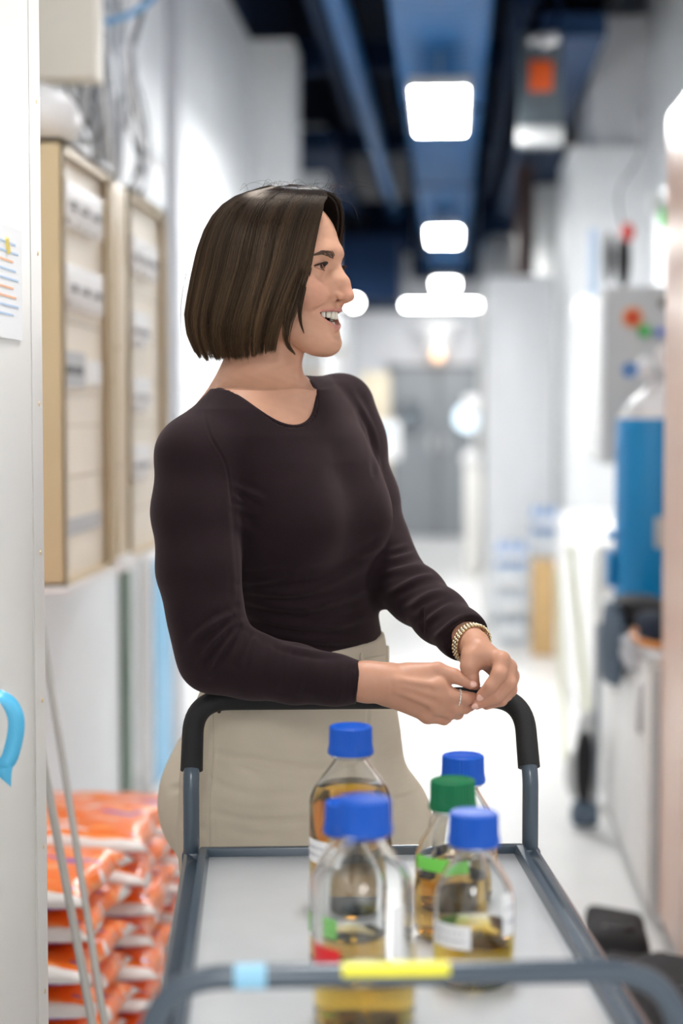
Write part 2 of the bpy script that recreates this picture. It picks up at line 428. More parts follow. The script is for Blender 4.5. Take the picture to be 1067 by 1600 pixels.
# sheet with writing
t = thing('paper_notice', (-0.5705, 2.2, 1.5), 'white paper notice with orange and blue print on the cabinet flank', 'notice')
MB().box((0, -0.20, 0.0), (0.0012, 0.085, 0.145)).build('sheet', principled('paper', (0.86, 0.87, 0.89), 0.7), t)
q = MB(); q2 = MB(); q3 = MB()
for k in range(9):
    (q2 if k in (2, 5, 6) else q).box((0.0012, -0.19, 0.122-k*0.0115), (0.0018, 0.05+0.015*math.sin(k*2.1), 0.1245-k*0.0115))
q.build('blue_print', principled('ink_blue', (0.45, 0.6, 0.8), 0.7), t)
q2.build('orange_print', principled('ink_orange', (0.9, 0.50, 0.30), 0.7), t)
q3.tube([(0.0015, 0.0, 0.128), (0.0015, 0.01, 0.11)], 0.004, 6).build('yellow_mark', principled('ink_yellow', (0.95, 0.75, 0.2), 0.7), t)
# blue ribbon loop
t = thing('ribbon', W(P3(0, 1090, 2.17)), 'glossy light blue ribbon curling from the left border', 'ribbon', YAW)
rp = smoothpath([(-0.09, -.01, 0.00), (-0.05, 0, 0.014), (-0.012, 0, 0.006), (0.008, 0, -0.003), (0.019, 0, -0.022), (0.0195, 0, -0.045), (0.012, 0, -0.075), (0.004, 0, -0.09), (0.0125, 0, -0.114)], 6)
q = MB(); prev = None
for i, p in enumerate(rp):
    p = Vector(p); s = i/(len(rp)-1)
    wd = 0.0105*(1.0 if s < 0.90 else max(0.02, (1-s)/0.10))
    tw = 0.2+0.9*math.sin(s*3.0)
    nrm = (Vector(rp[min(i+1, len(rp)-1)])-Vector(rp[max(i-1, 0)])).cross(Vector((0, 1, 0))).normalized()
    d = (nrm*(0.35+0.65*min(1, max(0, (s-0.35)*4)))*(1) + Vector((0, 1, 0))*(0.9-0.7*min(1, s*1.6))).normalized()*wd
    pair = [q.bm.verts.new(p-d), q.bm.verts.new(p+d)]
    if prev: q.bm.faces.new((prev[0], prev[1], pair[1], pair[0]))
    prev = pair
o = q.build('ribbon_band', principled('ribbon_satin', (0.10, 0.50, 0.80), 0.25), t)
md = o.modifiers.new('thick', 'SOLIDIFY'); md.thickness = 0.0006

# electrical distribution cabinets
beige = noisy(principled('beige_enamel', (0.60, 0.47, 0.28), 0.42), 5, 0.03)
beiged = noisy(principled('beige_enamel_side', (0.46, 0.37, 0.24), 0.42), 5, 0.03)
panelm = noisy(principled('cream_panel', (0.84, 0.76, 0.63), 0.45), 5, 0.03)
brk = principled('breaker_white', (0.83, 0.83, 0.82), 0.4)
brkd = principled('breaker_dark', (0.05, 0.05, 0.055), 0.4)
brkg = principled('breaker_grey', (0.45, 0.45, 0.45), 0.4)
def dist_cabinet(y0, y1, rows, label):
    t = thing('distribution_cabinet', (XL, y0, 0.995), label, 'electrical cabinet', group='beige electrical distribution cabinets on the left wall')
    D = 0.25; L = y1-y0; H = 1.05
    q = MB()
    q.box((0.0, 0, 0), (0.02, L, H)).box((0.0, 0, 0), (D, 0.012, H)).box((0, L-0.012, 0), (D, L, H)).box((0, 0, H-0.012), (D, L, H)).box((0, 0, 0), (D, L, 0.012))
    q.box((D-0.004, 0, 0), (D, 0.028, H)).box((D-0.004, L-0.05, 0), (D, L, H)).box((D-0.004, 0, H-0.03), (D, L, H))
    q.build('case', beige, t, smooth=False)
    MB().box((D-0.03, 0.012, 0.012), (D-0.022, L-0.012, H-0.02)).build('cover_panel', panelm, t)
    MB().box((-0.0, -0.004, -0.012), (D+0.008, L+0.004, 0.004), 0.002).build('bottom_rail', brk, t)
    q = MB()
    for z in np.arange(0.13, H-0.05, 0.125): q.box((D-0.0225, 0.02, z), (D-0.0205, L-0.055, z+0.003))
    q.build('panel_joints', beiged, t)
    q = MB()
    for z in (0.25, 0.5, 0.75): q.ball((D, L-0.03, z), 0.005, 8)
    q.build('screws', beiged, t)
    for (z, kind) in rows:
        if kind == 'dark':
            MB().box((D-0.022, 0.05, z-0.01), (D-0.008, 0.28, z+0.075)).build('meter', brkg, t)
            MB().box((D-0.008, 0.06, z+0.02), (D-0.005, 0.13, z+0.04)).box((D-0.008, 0.16, z+0.02), (D-0.005, 0.24, z+0.04)).build('meter_display', brkd, t)
            MB().box((D-0.022, 0.33, z), (D-0.006, 0.46, z+0.06)).build('blank_cover', brk, t)
        elif kind == 'strip':
            MB().box((D-0.022, 0.03, z), (D-0.016, L-0.1, z+0.04)).build('label_strip', brkg, t)
        else:
            n = 12 if kind == 'full' else 8
            for k in range(n):
                yy = 0.03+k*0.034
                if yy > L-0.09: break
                zo = 0.018*(k % 3 == 2)
                br_ = MB().box((D-0.022, yy, z-zo), (D+0.006, yy+0.031, z+0.085), 0.003).build('circuit_breaker', brk, t)
                if k % 4 != 3: MB().box((D+0.006, yy+0.008, z+0.02), (D+0.014, yy+0.022, z+0.036)).build('toggle', brkd if kind == 'full' and k % 2 else brkg, br_)
dist_cabinet(4.0, 4.60, [(0.875, 'full'), (0.68, 'full'), (0.485, 'dark'), (0.115, 'strip')], 'nearer beige electrical cabinet with rows of white breakers on the left wall')
dist_cabinet(4.84, 5.50, [(0.83, 'full'), (0.62, 'part'), (0.43, 'part'), (0.235, 'part')], 'farther beige electrical cabinet with breakers, next to the hair')
t = thing('cable_riser', (XL, 4.62, 0.985), 'narrow beige cover between the two electrical cabinets', 'cover')
MB().box((0, 0, 0), (0.245, 0.205, 1.05), 0.004).build('cover', beige, t)
MB().box((0.245, 0.09, 0.0), (0.25, 0.11, 1.03)).build('rib', panelm, t)
MB().ball((0.247, 0.05, 0.28), 0.006, 8).ball((0.247, 0.05, 0.6), 0.006, 8).build('screws', beiged, t)
MB().box((0.0, 0.01, -0.012), (0.262, 0.195, 0.03), 0.004).build('end_cap', brk, t)

t = thing('junction_box', (XL, 4.62, 2.30), 'cream junction box high on the left wall above the cabinets', 'box')
MB().box((0, 0, 0), (0.205, 0.10, 0.5), 0.006).build('body', noisy(principled('cream', (0.84, 0.80, 0.70), 0.5), 5, 0.02), t)
t = thing('wall_lamp', (XL+0.12, 4.30, 2.12), 'round white fitting below the cream junction box', 'lamp')
MB().ball((0.0, 0, 0.02), (0.11, 0.15, 0.085)).build('shade', whitep, t)
cab = [principled('cable_grey', (0.50, 0.53, 0.57), 0.45), principled('cable_white', (0.78, 0.79, 0.80), 0.45), principled('cable_dark', (0.12, 0.13, 0.15), 0.5), principled('cable_blue', (0.25, 0.50, 0.80), 0.45)]
random.seed(11)
CBM = MB()
for k in range(34):
    y0 = 4.88+random.uniform(-0.08, 0.35); x0 = -1.09+random.uniform(0, 0.14)
    z0 = 2.62+random.uniform(-0.1, 0.6)
    pts = [(x0, y0, z0+0.8), (x0+random.uniform(-.02, .02), y0+random.uniform(-.03, .03), z0-0.05)]
    zb = 2.05+random.uniform(0.0, 0.2)
    for j in range(4):
        s = j/3
        pts.append((x0+random.uniform(-.04, .05), y0+0.05+random.uniform(-.09, .12), z0*(1-s)+zb*s-0.1*(1-s)))
    pts.append((x0, y0+0.1, 2.048))
    CBM.tube(smoothpath(pts, 5), random.choice((0.006, 0.007, 0.009)), 6, mat=random.choice((0, 0, 0, 1, 1, 2)))
o = CBM.build('cable_tangle', cab[:3]); tag(o, 'dense tangle of grey and white cables hanging down to the electrical cabinets', 'cables', kind='stuff')
o = MB().tube(smoothpath([(-1.02, 5.0, 2.45), (-0.96, 5.2, 2.25), (-0.93, 5.6, 2.20), (-1.02, 6.0, 2.30), (-1.12, 6.1, 2.5)]), 0.006, 6).build('hanging_cable', cab[1])
tag(o, 'single pale cable looping down to the right of the tangle', 'cable')
o = MB().tube(smoothpath([(-0.83, 5.0, 2.63), (-0.88, 5.0, 2.58), (-0.95, 5.0, 2.545), (-1.06, 5.0, 2.52)]), 0.011, 8).build('hanging_cable', cab[3])
tag(o, 'light blue cable crossing above the cable tangle at the top', 'cable')
for k, (y, z) in enumerate(((4.45, 2.05), (4.75, 2.05))):
    o = MB().ball((-0.96, y, z+0.02), (0.03, 0.05, 0.028)).build('cable_gland', whitep); tag(o, 'white cable gland on top of the %s electrical cabinet' % ('nearer' if k == 0 else 'narrow cover beside the nearer'), 'cable gland')

t = thing('partition_board', (XL, 6.30, 0), 'white panel with a light blue face leaning on the left wall', 'panel')
MB().box((0.0, 0, 0), (0.055, 0.42, 0.885), 0.006).build('board', whitep, t)
MB().box((0.055, 0.02, 0.02), (0.062, 0.40, 0.86)).build('blue_face', noisy(principled('pale_blue', (0.20, 0.47, 0.70), 0.45), 5, 0.04), t)
t = thing('wall_box', (XL, 5.95, 0), 'narrow dark slotted post between wall and white panel', 'post')
MB().box((0, 0, 0), (0.035, 0.05, 0.86), 0.004).build('post', principled('post_green', (0.20, 0.27, 0.22), 0.6), t)
t = thing('wall_conduit', (XL, 7.0, 0), 'pale grey vertical trunking on the left wall behind the cabinets', 'trunking')
MB().box((0, 0, 0), (0.05, 0.12, 3.5), 0.006).build('trunk', wallg, t)

# two grey poles leaning beside the sacks
polem = noisy(principled('pole_grey', (0.42, 0.42, 0.40), 0.4, 0.2), 12, 0.05)
for k, (a, b, r, lab) in enumerate((((54, 1120, 3.02), (152, 1640, 2.86), 0.0075, 'thicker grey pole leaning in front of the orange sacks'),
                                    ((52, 900, 3.25), (170, 1640, 2.95), 0.0065, 'thinner grey pole leaning behind the thicker pole'))):
    A = W(P3(*a)); B = W(P3(*b)); d = (B-A); B2 = A+d*((A.z-0.0)/(A.z-B.z))
    o = MB().tube([A-d*0.12, B2], r, 12).build('leaning_pole', polem); tag(o, lab, 'pole')
t = thing('plastic_bag', W(P3(135, 1650, 2.70)), 'pale blue plastic bag lump at the foot of the grey poles', 'bag')
t.location.z = 0
MB().ball((0, 0, 0.17), (0.07, 0.07, 0.17)).build('bag_film', noisy(principled('bag_blue', (0.62, 0.74, 0.86), 0.3), 10, 0.1, 0.4, 20), t)

# orange salt sacks
def sack_mat():
    m = principled('sack_film', (0.95, 0.22, 0.03), 0.28); n, l, b = nodes(m)
    tc = n.new('ShaderNodeTexCoord'); sx = n.new('ShaderNodeSeparateXYZ'); l.new(tc.outputs['Object'], sx.inputs[0])
    def mth(op, a, bb=None, c=None):
        q = n.new('ShaderNodeMath'); q.operation = op
        for i, v in enumerate((a, bb, c)):
            if v is None: continue
            if isinstance(v, (int, float)): q.inputs[i].default_value = v
            else: l.new(v, q.inputs[i])
        return q.outputs[0]
    def mix(f, a, c):
        q = n.new('ShaderNodeMix'); q.data_type = 'RGBA'
        l.new(f, q.inputs[0])
        for i, v in ((6, a), (7, c)):
            if isinstance(v, tuple): q.inputs[i].default_value = v
            else: l.new(v, q.inputs[i])
        return q.outputs[2]
    no = n.new('ShaderNodeTexNoise'); no.inputs['Scale'].default_value = 9; no.inputs['Detail'].default_value = 3
    l.new(tc.outputs['Object'], no.inputs['Vector'])
    ns = n.new('ShaderNodeTexNoise'); ns.inputs['Scale'].default_value = 22; ns.inputs['Detail'].default_value = 2
    mp = n.new('ShaderNodeMapping'); mp.inputs['Scale'].default_value = (0.5, 1.6, 1); l.new(tc.outputs['Object'], mp.inputs[0]); l.new(mp.outputs[0], ns.inputs['Vector'])
    wob = mth('MULTIPLY', mth('SUBTRACT', no.outputs['Fac'], 0.5), 0.02)
    ax = mth('ADD', mth('ABSOLUTE', sx.outputs[0]), wob); y = mth('ADD', sx.outputs[1], wob); z = mth('ADD', sx.outputs[2], wob)
    og = (0.95, 0.20, 0.025, 1); og2 = (0.98, 0.36, 0.12, 1); wh = (0.86, 0.82, 0.80, 1); bl = (0.10, 0.05, 0.33, 1)
    c = mix(mth('GREATER_THAN', ns.outputs['Fac'], 0.56), og, og2)
    ink = n.new('ShaderNodeTexNoise'); ink.inputs['Scale'].default_value = 14; l.new(mp.outputs[0], ink.inputs['Vector'])
    c = mix(mth('GREATER_THAN', ink.outputs['Fac'], 0.665), c, (0.9, 0.85, 0.83, 1))
    c = mix(mth('LESS_THAN', ink.outputs['Fac'], 0.335), c, (0.30, 0.12, 0.50, 1))
    side = mth('LESS_THAN', y, -0.160)
    c = mix(mth('MULTIPLY', side, mth('GREATER_THAN', z, 0.012)), c, wh)
    c = mix(mth('MULTIPLY', side, mth('MULTIPLY', mth('LESS_THAN', z, 0.024), mth('GREATER_THAN', z, 0.012))), c, bl)
    c = mix(mth('GREATER_THAN', ax, 0.251), c, wh)
    l.new(c, b.inputs['Base Color'])
    bp = n.new('ShaderNodeBump'); bp.inputs['Strength'].default_value = 0.5; bp.inputs['Distance'].default_value = 0.01
    l.new(no.outputs['Fac'], bp.inputs['Height']); l.new(bp.outputs[0], b.inputs['Normal'])
    return m
sm = sack_mat()
def sack_mesh(seed):
    r = random.Random(seed); q = MB(); n = 26; mm = 20; grid = {}
    ph = [r.uniform(0, 6) for _ in range(6)]
    for side in (0, 1):
        for i in range(n+1):
            for j in range(mm+1):
                a = -1+2*i/n; b = -1+2*j/mm
                edge = (1-abs(a)**3.2)*(1-abs(b)**4.5)
                h = max(0, edge)**0.5
                zz = 0.034+(0.034 if side else -0.032)*h
                zz += (0.004*math.sin(a*9+ph[0])*math.cos(b*7+ph[1])+0.003*math.sin(a*17+b*9+ph[2]))*h*side
                pinch = 1-0.07*(1-abs(b)**2)*abs(a)**6
                x = a*0.265*pinch*(1+0.02*math.sin(b*6+ph[3])); y = b*0.185*(1-0.05*(1-a*a)*abs(b)**6)
                if abs(a) > 0.93 : zz -= 0.012*side*0+0.010
                key = (i, j, side if 0 < i < n and 0 < j < mm else 0)
                if key not in grid: grid[key] = q.bm.verts.new((x, y, zz))
        for i in range(n):
            for j in range(mm):
                vs = []
                for (ii, jj) in ((i, j), (i+1, j), (i+1, j+1), (i, j+1)):
                    vs.append(grid[(ii, jj, side if 0 < ii < n and 0 < jj < mm else 0)])
                if len(set(vs)) > 2:
                    try: q.bm.faces.new(list(dict.fromkeys(vs)))
                    except ValueError: pass
    return q
order = ['bottom', 'second from the bottom', 'third from the bottom', 'fourth from the bottom', 'fifth from the bottom', 'sixth from the bottom', 'seventh from the bottom', 'topmost']
def stack(x, y, n, rz, name, seed):
    for k in range(n):
        q = sack_mesh(seed+k)
        o = q.build('sack', sm, angle=180)
        o.location = (x+random.uniform(-.012, .012), y+random.uniform(-.012, .012), k*0.0675+0.002)
        o.rotation_euler = (0, 0, rz+random.uniform(-.04, .04))
        lab = order[-1] if k == n-1 else order[k]
        tag(o, '%s orange and white plastic sack in the %s stack' % (lab, name), 'sack', 'orange sacks stacked by the left wall')
random.seed(5)
stack(-0.905, 3.26, 8, -0.03, 'front', 20)
stack(-0.875, 3.66, 8, 0.03, 'middle', 40)
stack(-0.865, 4.06, 7, 0.05, 'rear', 60)

# ------------------------------------------------------------------ right side
salmon = noisy(principled('salmon_laminate', (0.66, 0.36, 0.22), 0.28, 0, 0.8), 3, 0.05, stretch=(1, 1, 0.2))
t = thing('tall_cupboard', (0.567, 4.6, 0), 'tall glossy salmon coloured cupboard at the right border', 'cupboard')
MB().box((0.0, -0.9, 0.06), (0.58, 0.0, 2.19), 0.004).build('body', salmon, t)
MB().box((-0.004, -0.89, 0.075), (0.0, -0.46, 2.18)).box((-0.004, -0.445, 0.075), (0.0, -0.004, 2.18)).build('door', salmon, t)
MB().box((0.02, -0.88, 0), (0.56, -0.02, 0.06)).build('plinth', greym, t)
bw = noisy(principled('bench_white', (0.84, 0.83, 0.81), 0.4), 4, 0.02)
t = thing('lab_bench', (0.55, 4.67, 0), 'white laboratory bench along the right wall beyond the salmon cupboard', 'bench')
MB().box((0.0, 0.0, 0.05), (0.59, 1.5, 0.73), 0.004).build('body', bw, t)
MB().box((-0.01, -0.01, 0.73), (0.59, 1.52, 0.755), 0.004).build('worktop', greym, t)
MB().box((0.03, 0.02, 0), (0.58, 1.48, 0.05)).build('plinth', greym, t)
for k in range(2):
    d = MB().box((-0.012, 0.09+k*0.71, 0.07), (0.0, 0.78+k*0.71, 0.71), 0.003).build('door', bw, t)
    MB().box((-0.028, 0.13+k*0.71, 0.52), (-0.012, 0.145+k*0.71, 0.66), 0.003).build('handle', steel, d)
MB().box((-0.006, -0.012, 0.05), (0.05, 0.0, 0.72)).build('end_strip', greym, t)
# gas cylinder
gasb = noisy(principled('cylinder_blue', (0.0, 0.26, 0.60), 0.4), 4, 0.05)
t = thing('gas_cylinder', (0.665, 5.7, 0.757), 'blue gas cylinder with a white shoulder standing on the bench', 'gas cylinder')
MB().lathe([(0, 0), (0.12, 0), (0.125, 0.01), (0.125, 0.62), (0.118, 0.635)], seg=40).build('body', gasb, t)
MB().lathe([(0.118, 0.635), (0.10, 0.665), (0.07, 0.70), (0.035, 0.725), (0.03, 0.745), (0, 0.745)], seg=32).build('shoulder', whitep, t)
v = MB().lathe([(0, 0.74), (0.018, 0.74), (0.018, 0.80), (0, 0.80)], seg=16).build('valve', steel, t)
MB().tube([(0, 0, 0.775), (-0.06, -0.05, 0.785)], 0.012).ball((-0.035, -0.04, 0.80), (0.03, 0.03, 0.035)).build('regulator', whitep, v)
MB().lathe([(0, -0.012), (0.026, -0.012), (0.026, 0.012), (0, 0.012)], M=Matrix.Translation((-0.09, -0.09, 0.79)) @ Matrix.Rotation(PI/2, 4, 'X')).build('knob', principled('knob_blue', (0.10, 0.25, 0.55), 0.4), v)
MB().lathe([(0, -0.012), (0.042, -0.012), (0.042, 0.012), (0, 0.012)], M=Matrix.Translation((0.03, -0.1, 0.83)) @ Matrix.Rotation(PI/2, 4, 'X')).build('gauge', whitep, v)
MB().box((-0.01, -0.1285, 0.22), (0.09, -0.118, 0.32), 0.004).build('label_plate', greym, t)
t = thing('cylinder_strap', (0.665, 5.7, 1.06), 'blue rounded clamp low on the left side of the gas cylinder', 'clamp')
MB().box((-0.15, -0.03, -0.22), (-0.127, 0.06, -0.10), 0.01).ball((-0.14, -0.02, -0.05), 0.016).build('clamp_body', gasb, t)

ctrl = noisy(principled('control_grey', (0.56, 0.57, 0.57), 0.45), 6, 0.02)
t = thing('control_cabinet', (0.575, 6.5, 1.22), 'light grey control cabinet with coloured push buttons on the right wall', 'electrical cabinet')
MB().box((0, 0, 0), (0.57, 0.76, 0.66), 0.008).build('body', ctrl, t)
MB().box((-0.012, 0.02, 0.02), (0.0, 0.74, 0.64), 0.004).build('door', whitep, t)
for k, (yy, zz, h) in enumerate(((0.60, 0.35, 0.06), (0.60, 0.26, 0.03), (0.62, 0.21, 0.04), (0.25, 0.09, 0.02))): MB().box((-0.014, yy, zz), (-0.012, yy+0.12, zz+h*0.5)).build('door_mark', brkg, t)
for (x, z, r, col, nm) in ((0.10, 0.545, 0.024, (0.65, 0.02, 0.01), 'red_button'), (0.145, 0.495, 0.024, (0.05, 0.50, 0.10), 'green_button'), (0.20, 0.49, 0.018, (0.1, 0.2, 0.7), 'blue_button'), (0.215, 0.60, 0.018, (0.15, 0.14, 0.10), 'black_switch')):
    o = MB().lathe([(0, 0), (r, 0), (r, 0.018), (r*0.7, 0.03), (0, 0.03)], M=Matrix.Translation((x, 0.004, z)) @ Matrix.Rotation(PI/2, 4, 'X')).build(nm, principled(nm, col, 0.35), t)
    if nm == 'red_button': MB().lathe([(r, 0), (r*1.6, 0), (r*1.6, 0.006), (r, 0.006)], M=Matrix.Translation((x, 0.002, z)) @ Matrix.Rotation(PI/2, 4, 'X')).build('button_bezel', principled('bezel_orange', (0.85, 0.35, 0.1), 0.4), o)
t = thing('white_bottle', (0.70, 6.1, 1.35), 'white rounded tank with pipes in front of the grey control cabinet', 'tank')
MB().ball((0.02, 0, 0.10), (0.055, 0.05, 0.075)).ball((0.13, 0.0, 0.03), (0.05, 0.05, 0.09)).build('tank_body', whitep, t)
MB().tube([(0.02, 0, 0.05), (0.02, 0, -0.15), (0.1, 0, -0.3)], 0.012).build('pipe', steel, t)
t = thing('wall_conduit', (0.98, 6.2, 0.757), 'white vertical trunking rising behind the gas cylinder', 'trunking')
MB().box((0, 0, 0), (0.15, 0.1, 1.0), 0.004).build('trunk', whitep, t)

t = thing('hanging_tool', (0.72, 7.3, 1.93), 'black tool with a red grip hanging on cables at the upper right', 'tool')
MB().ball((0, 0, 0.12), (0.032, 0.03, 0.12)).ball((-0.06, 0, 0.13), (0.022, 0.03, 0.11)).build('body', blackm, t)
MB().ball((0.012, -0.03, 0.23), (0.03, 0.02, 0.04)).build('grip', principled('grip_red', (0.6, 0.04, 0.03), 0.4), t)
MB().tube(smoothpath([(0, 0, 0.22), (-0.02, 0.02, 0.4), (0.06, 0.02, 0.55), (0.08, 0.05, 0.75)]), 0.006, 6).build('cable', cab[2], t)
MB().box((-0.145, -0.02, -0.12), (-0.105, 0.03, 0.25), 0.01).build('back_plate', principled('plate_blue', (0.55, 0.68, 0.85), 0.4), t)
t = thing('sensor', (0.86, 7.3, 2.24), 'small dark grey sensor on the right wall above the black tool', 'sensor')
MB().box((-0.025, 0, 0), (0.025, 0.05, 0.09), 0.01).build('body', greym, t)
MB().box((-0.006, 0.02, 0.02), (0.29, 0.03, 0.05)).build('bracket', greym, t)
t = thing('green_sign', (0.90, 7.2, 2.17), 'small bright green sign on the right wall', 'sign')
MB().box((-0.045, 0, 0), (-0.015, 0.03, 0.075), 0.004).build('plate', principled('sign_green', (0.03, 0.62, 0.08), 0.4), t)
MB().box((-0.015, 0.004, -0.01), (0.25, 0.03, 0.085), 0.004).build('holder', whitep, t)
t = thing('wall_panel', (0.80, 7.6, 1.90), 'white wall mounted box behind the green sign', 'box')
MB().box((0.12, 0, 0.0), (0.35, 0.3, 0.5), 0.02).build('body', whitep, t)
t = thing('ceiling_speaker', (0.66, 9.9, 2.93), 'small black bracket at the top corner of the right wall step', 'bracket')
MB().box((-0.03, 0, 0), (0.05, 0.06, 0.09), 0.01).tube([(0.01, 0.06, 0.045), (0.01, 0.4, 0.045)], 0.02).build('body', blackm, t)
t = thing('wall_hook', (1.10, 8.6, 2.86), 'small dark fixing dot high on the right wall', 'hook')
MB().tube([(0, 0, 0), (0.05, 0, 0)], 0.014).ball((0, 0, 0), 0.024).build('body', greym, t)
t = thing('white_hood', (0.62, 8.4, 1.86), 'bright white angled hood left of the grey control cabinet', 'hood')
q = MB().box((0.0, 0, 0), (0.14, 0.35, 0.11), 0.03).box((0.1, 0.1, 0.02), (0.53, 0.3, 0.09)); q.build('hood_body', whitep, t)

# stuff on and against the bench
cloth_b = noisy(principled('cloth_blue_grey', (0.10, 0.14, 0.19), 0.85), 20, 0.25, 0.5, 30)
cloth_n = noisy(principled('cloth_navy', (0.012, 0.022, 0.045), 0.85), 20, 0.25, 0.5, 30)
cloth_k = noisy(principled('cloth_black', (0.009, 0.009, 0.011), 0.8), 14, 0.3, 0.7, 22)
cloth_g = noisy(principled('cloth_pale', (0.55, 0.57, 0.60), 0.85), 14, 0.12, 0.7, 22)
def lump(name, c, r, mat, label, cat, seed, amp=0.18, cuts=4, nose=2.2, parent=None):
    bm = bmesh.new(); bmesh.ops.create_icosphere(bm, subdivisions=cuts, radius=1.0)
    rr = random.Random(seed); ph = [(rr.uniform(1.2, 4.5), rr.uniform(0, 6), Vector((rr.uniform(-1, 1), rr.uniform(-1, 1), rr.uniform(-1, 1)))) for _ in range(9)]
    for v in bm.verts:
        n = v.co.normalized()
        s = Vector([math.copysign(abs(x)**(2/nose*0.9), x) for x in n])
        d = sum(math.sin(f*n.dot(a)*2+p)/f for f, p, a in ph)*amp*0.5
        v.co = Vector((s.x*r[0], s.y*r[1], s.z*r[2]))*(1+d)
        if v.co.z < -r[2]*0.82: v.co.z = -r[2]*0.82
    me = bpy.data.meshes.new(name); bm.to_mesh(me); bm.free()
    o = link(name, me, mat, parent); o.location = c
    if parent is None: tag(o, label, cat)
    return o
lump('jacket', (0.60, 5.35, 0.80), (0.10, 0.17, 0.05), cloth_k, 'black folded jacket lying on the bench under the gas cylinder', 'jacket', 1)
lump('work_coat', (0.500, 5.30, 0.70), (0.035, 0.13, 0.13), cloth_b, 'blue grey coat hanging over the front edge of the bench', 'coat', 2)
lump('work_glove', (0.60, 4.98, 0.80), (0.07, 0.09, 0.045), cloth_n, 'dark navy cloth heap on the bench in front of the jacket', 'cloth', 3)
lump('packet', (0.665, 4.98, 0.865), (0.05, 0.06, 0.022), noisy(principled('packet_yellow', (0.85, 0.80, 0.45), 0.4), 25, 0.3), 'pale yellow and white packet on top of the navy cloth', 'packet', 4)
lump('plastic_sheet', (0.535, 5.02, 0.715), (0.035, 0.12, 0.055), cloth_g, 'crumpled pale plastic sheet over the bench edge', 'sheet', 5, 0.3)
t = thing('wooden_hoop', (0.60, 4.86, 0.785), 'orange brown curved wooden hoop lying on the bench', 'hoop')
MB().tube([(0.085*math.cos(a), 0.11*math.sin(a), 0.015*math.sin(a)) for a in [math.radians(150+200*k/24) for k in range(25)]], 0.0105, 10).build('hoop_bar', noisy(principled('orange_wood', (0.62, 0.24, 0.05), 0.4), 10, 0.1), t)
# broom / litter picker leaning on the bench
brm = principled('pale_yellow', (0.80, 0.80, 0.58), 0.45)
t = thing('broom', (0.49, 6.35, 0), 'pale yellow handled brush leaning against the bench corner', 'brush')
MB().tube([(0.035, -0.05, 0.12), (-0.04, 0.12, 0.92)], 0.012, 10).build('handle', brm, t)
MB().ball((0.02, -0.06, 0.23), (0.05, 0.03, 0.10)).ball((-0.02, -0.08, 0.10), (0.05, 0.04, 0.10)).build('brush_head', greym, t)
t = thing('dustpan', (0.495, 5.95, 0), 'grey dustpan with a steel handle beside the pale brush', 'dustpan')
MB().tube([(0.0, -0.1, 0.03), (0.01, -0.1, 0.70)], 0.011, 10).build('handle', principled('pole_blue_grey', (0.25, 0.28, 0.32), 0.35, 0.4), t)
lump('pan', (-0.035, -0.09, 0.20), (0.03, 0.05, 0.13), cloth_k, '', '', 8, 0.12, parent=t)
lump('pan_lip', (-0.03, -0.1, 0.05), (0.05, 0.05, 0.045), cloth_b, '', '', 9, 0.12, parent=t)
t = thing('white_board', (0.47, 7.0, 0), 'pale beige board leaning on the right behind the brush', 'board')
MB().box((-0.005, 0, 0), (0.015, 0.05, 0.78), 0.004, M=Matrix.Rotation(math.radians(-3), 4, 'Y')).build('board', brm, t)
t = thing('base_unit', (0.60, 7.05, 0), 'low white base cabinet beyond the bench on the right', 'cabinet')
MB().box((0.0, 0, 0.05), (0.54, 2.6, 0.88), 0.006).build('body', bw, t)
MB().box((0.02, 0.02, 0), (0.53, 2.58, 0.05)).build('plinth', greym, t)
MB().box((-0.012, 0.02, 0.07), (0.0, 1.28, 0.86), 0.004).box((-0.012, 1.30, 0.07), (0.0, 2.56, 0.86), 0.004).build('door', bw, t)

# black bags on the floor to the right of the cart
def bag(loc, s, rz, label, seed, zs=None):
    t = thing('black_bag', loc, label, 'bag', rz)
    q = MB(); bm = bmesh.new(); bmesh.ops.create_cube(bm, size=2.0)
    bmesh.ops.subdivide_edges(bm, edges=bm.edges, cuts=14, use_grid_fill=True)
    rr = random.Random(seed); ph = [(rr.uniform(2, 6), rr.uniform(0, 6), Vector((rr.uniform(-1, 1), rr.uniform(-1, 1), rr.uniform(-1, 1)))) for _ in range(8)]
    for v in bm.verts:
        p = v.co.copy(); n = Vector([math.copysign(min(1, abs(x)), x) for x in p])
        L = (abs(p.x)**7+abs(p.y)**7+abs(p.z)**7)**(1/7); p /= L
        d = sum(math.sin(f*p.dot(a)+q_)/f for f, q_, a in ph)*0.035
        k = 1-0.12*(p.z+1)/2
        v.co = Vector((p.x*s[0]*k, p.y*s[1]*k, (p.z+1)*s[2]))*(1+d)
        v.co.z = max(0.0, v.co.z)
    me = bpy.data.meshes.new('bag'); bm.to_mesh(me); bm.free(); link('bag_body', me, cloth_k, t)
    MB().tube(smoothpath([(-s[0]*0.4, -s[1]*0.3, s[2]*1.93), (-s[0]*0.3, -s[1]*0.5, s[2]*2.02), (s[0]*0.3, -s[1]*0.5, s[2]*2.02), (s[0]*0.4, -s[1]*0.3, s[2]*1.93)]), 0.008, 8).build('strap', blackm, t)
bag((0.415, 4.22, 0), (0.085, 0.17, 0.082), -0.05, 'black fabric bag on the floor by the salmon cupboard', 1)
bag((0.50, 3.45, 0), (0.12, 0.20, 0.14), 0.1, 'black bag lying nearest the camera behind the cart corner', 2)
bag((0.43, 3.84, 0), (0.09, 0.12, 0.09), 0.0, 'middle black bag between the two others on the floor', 3)
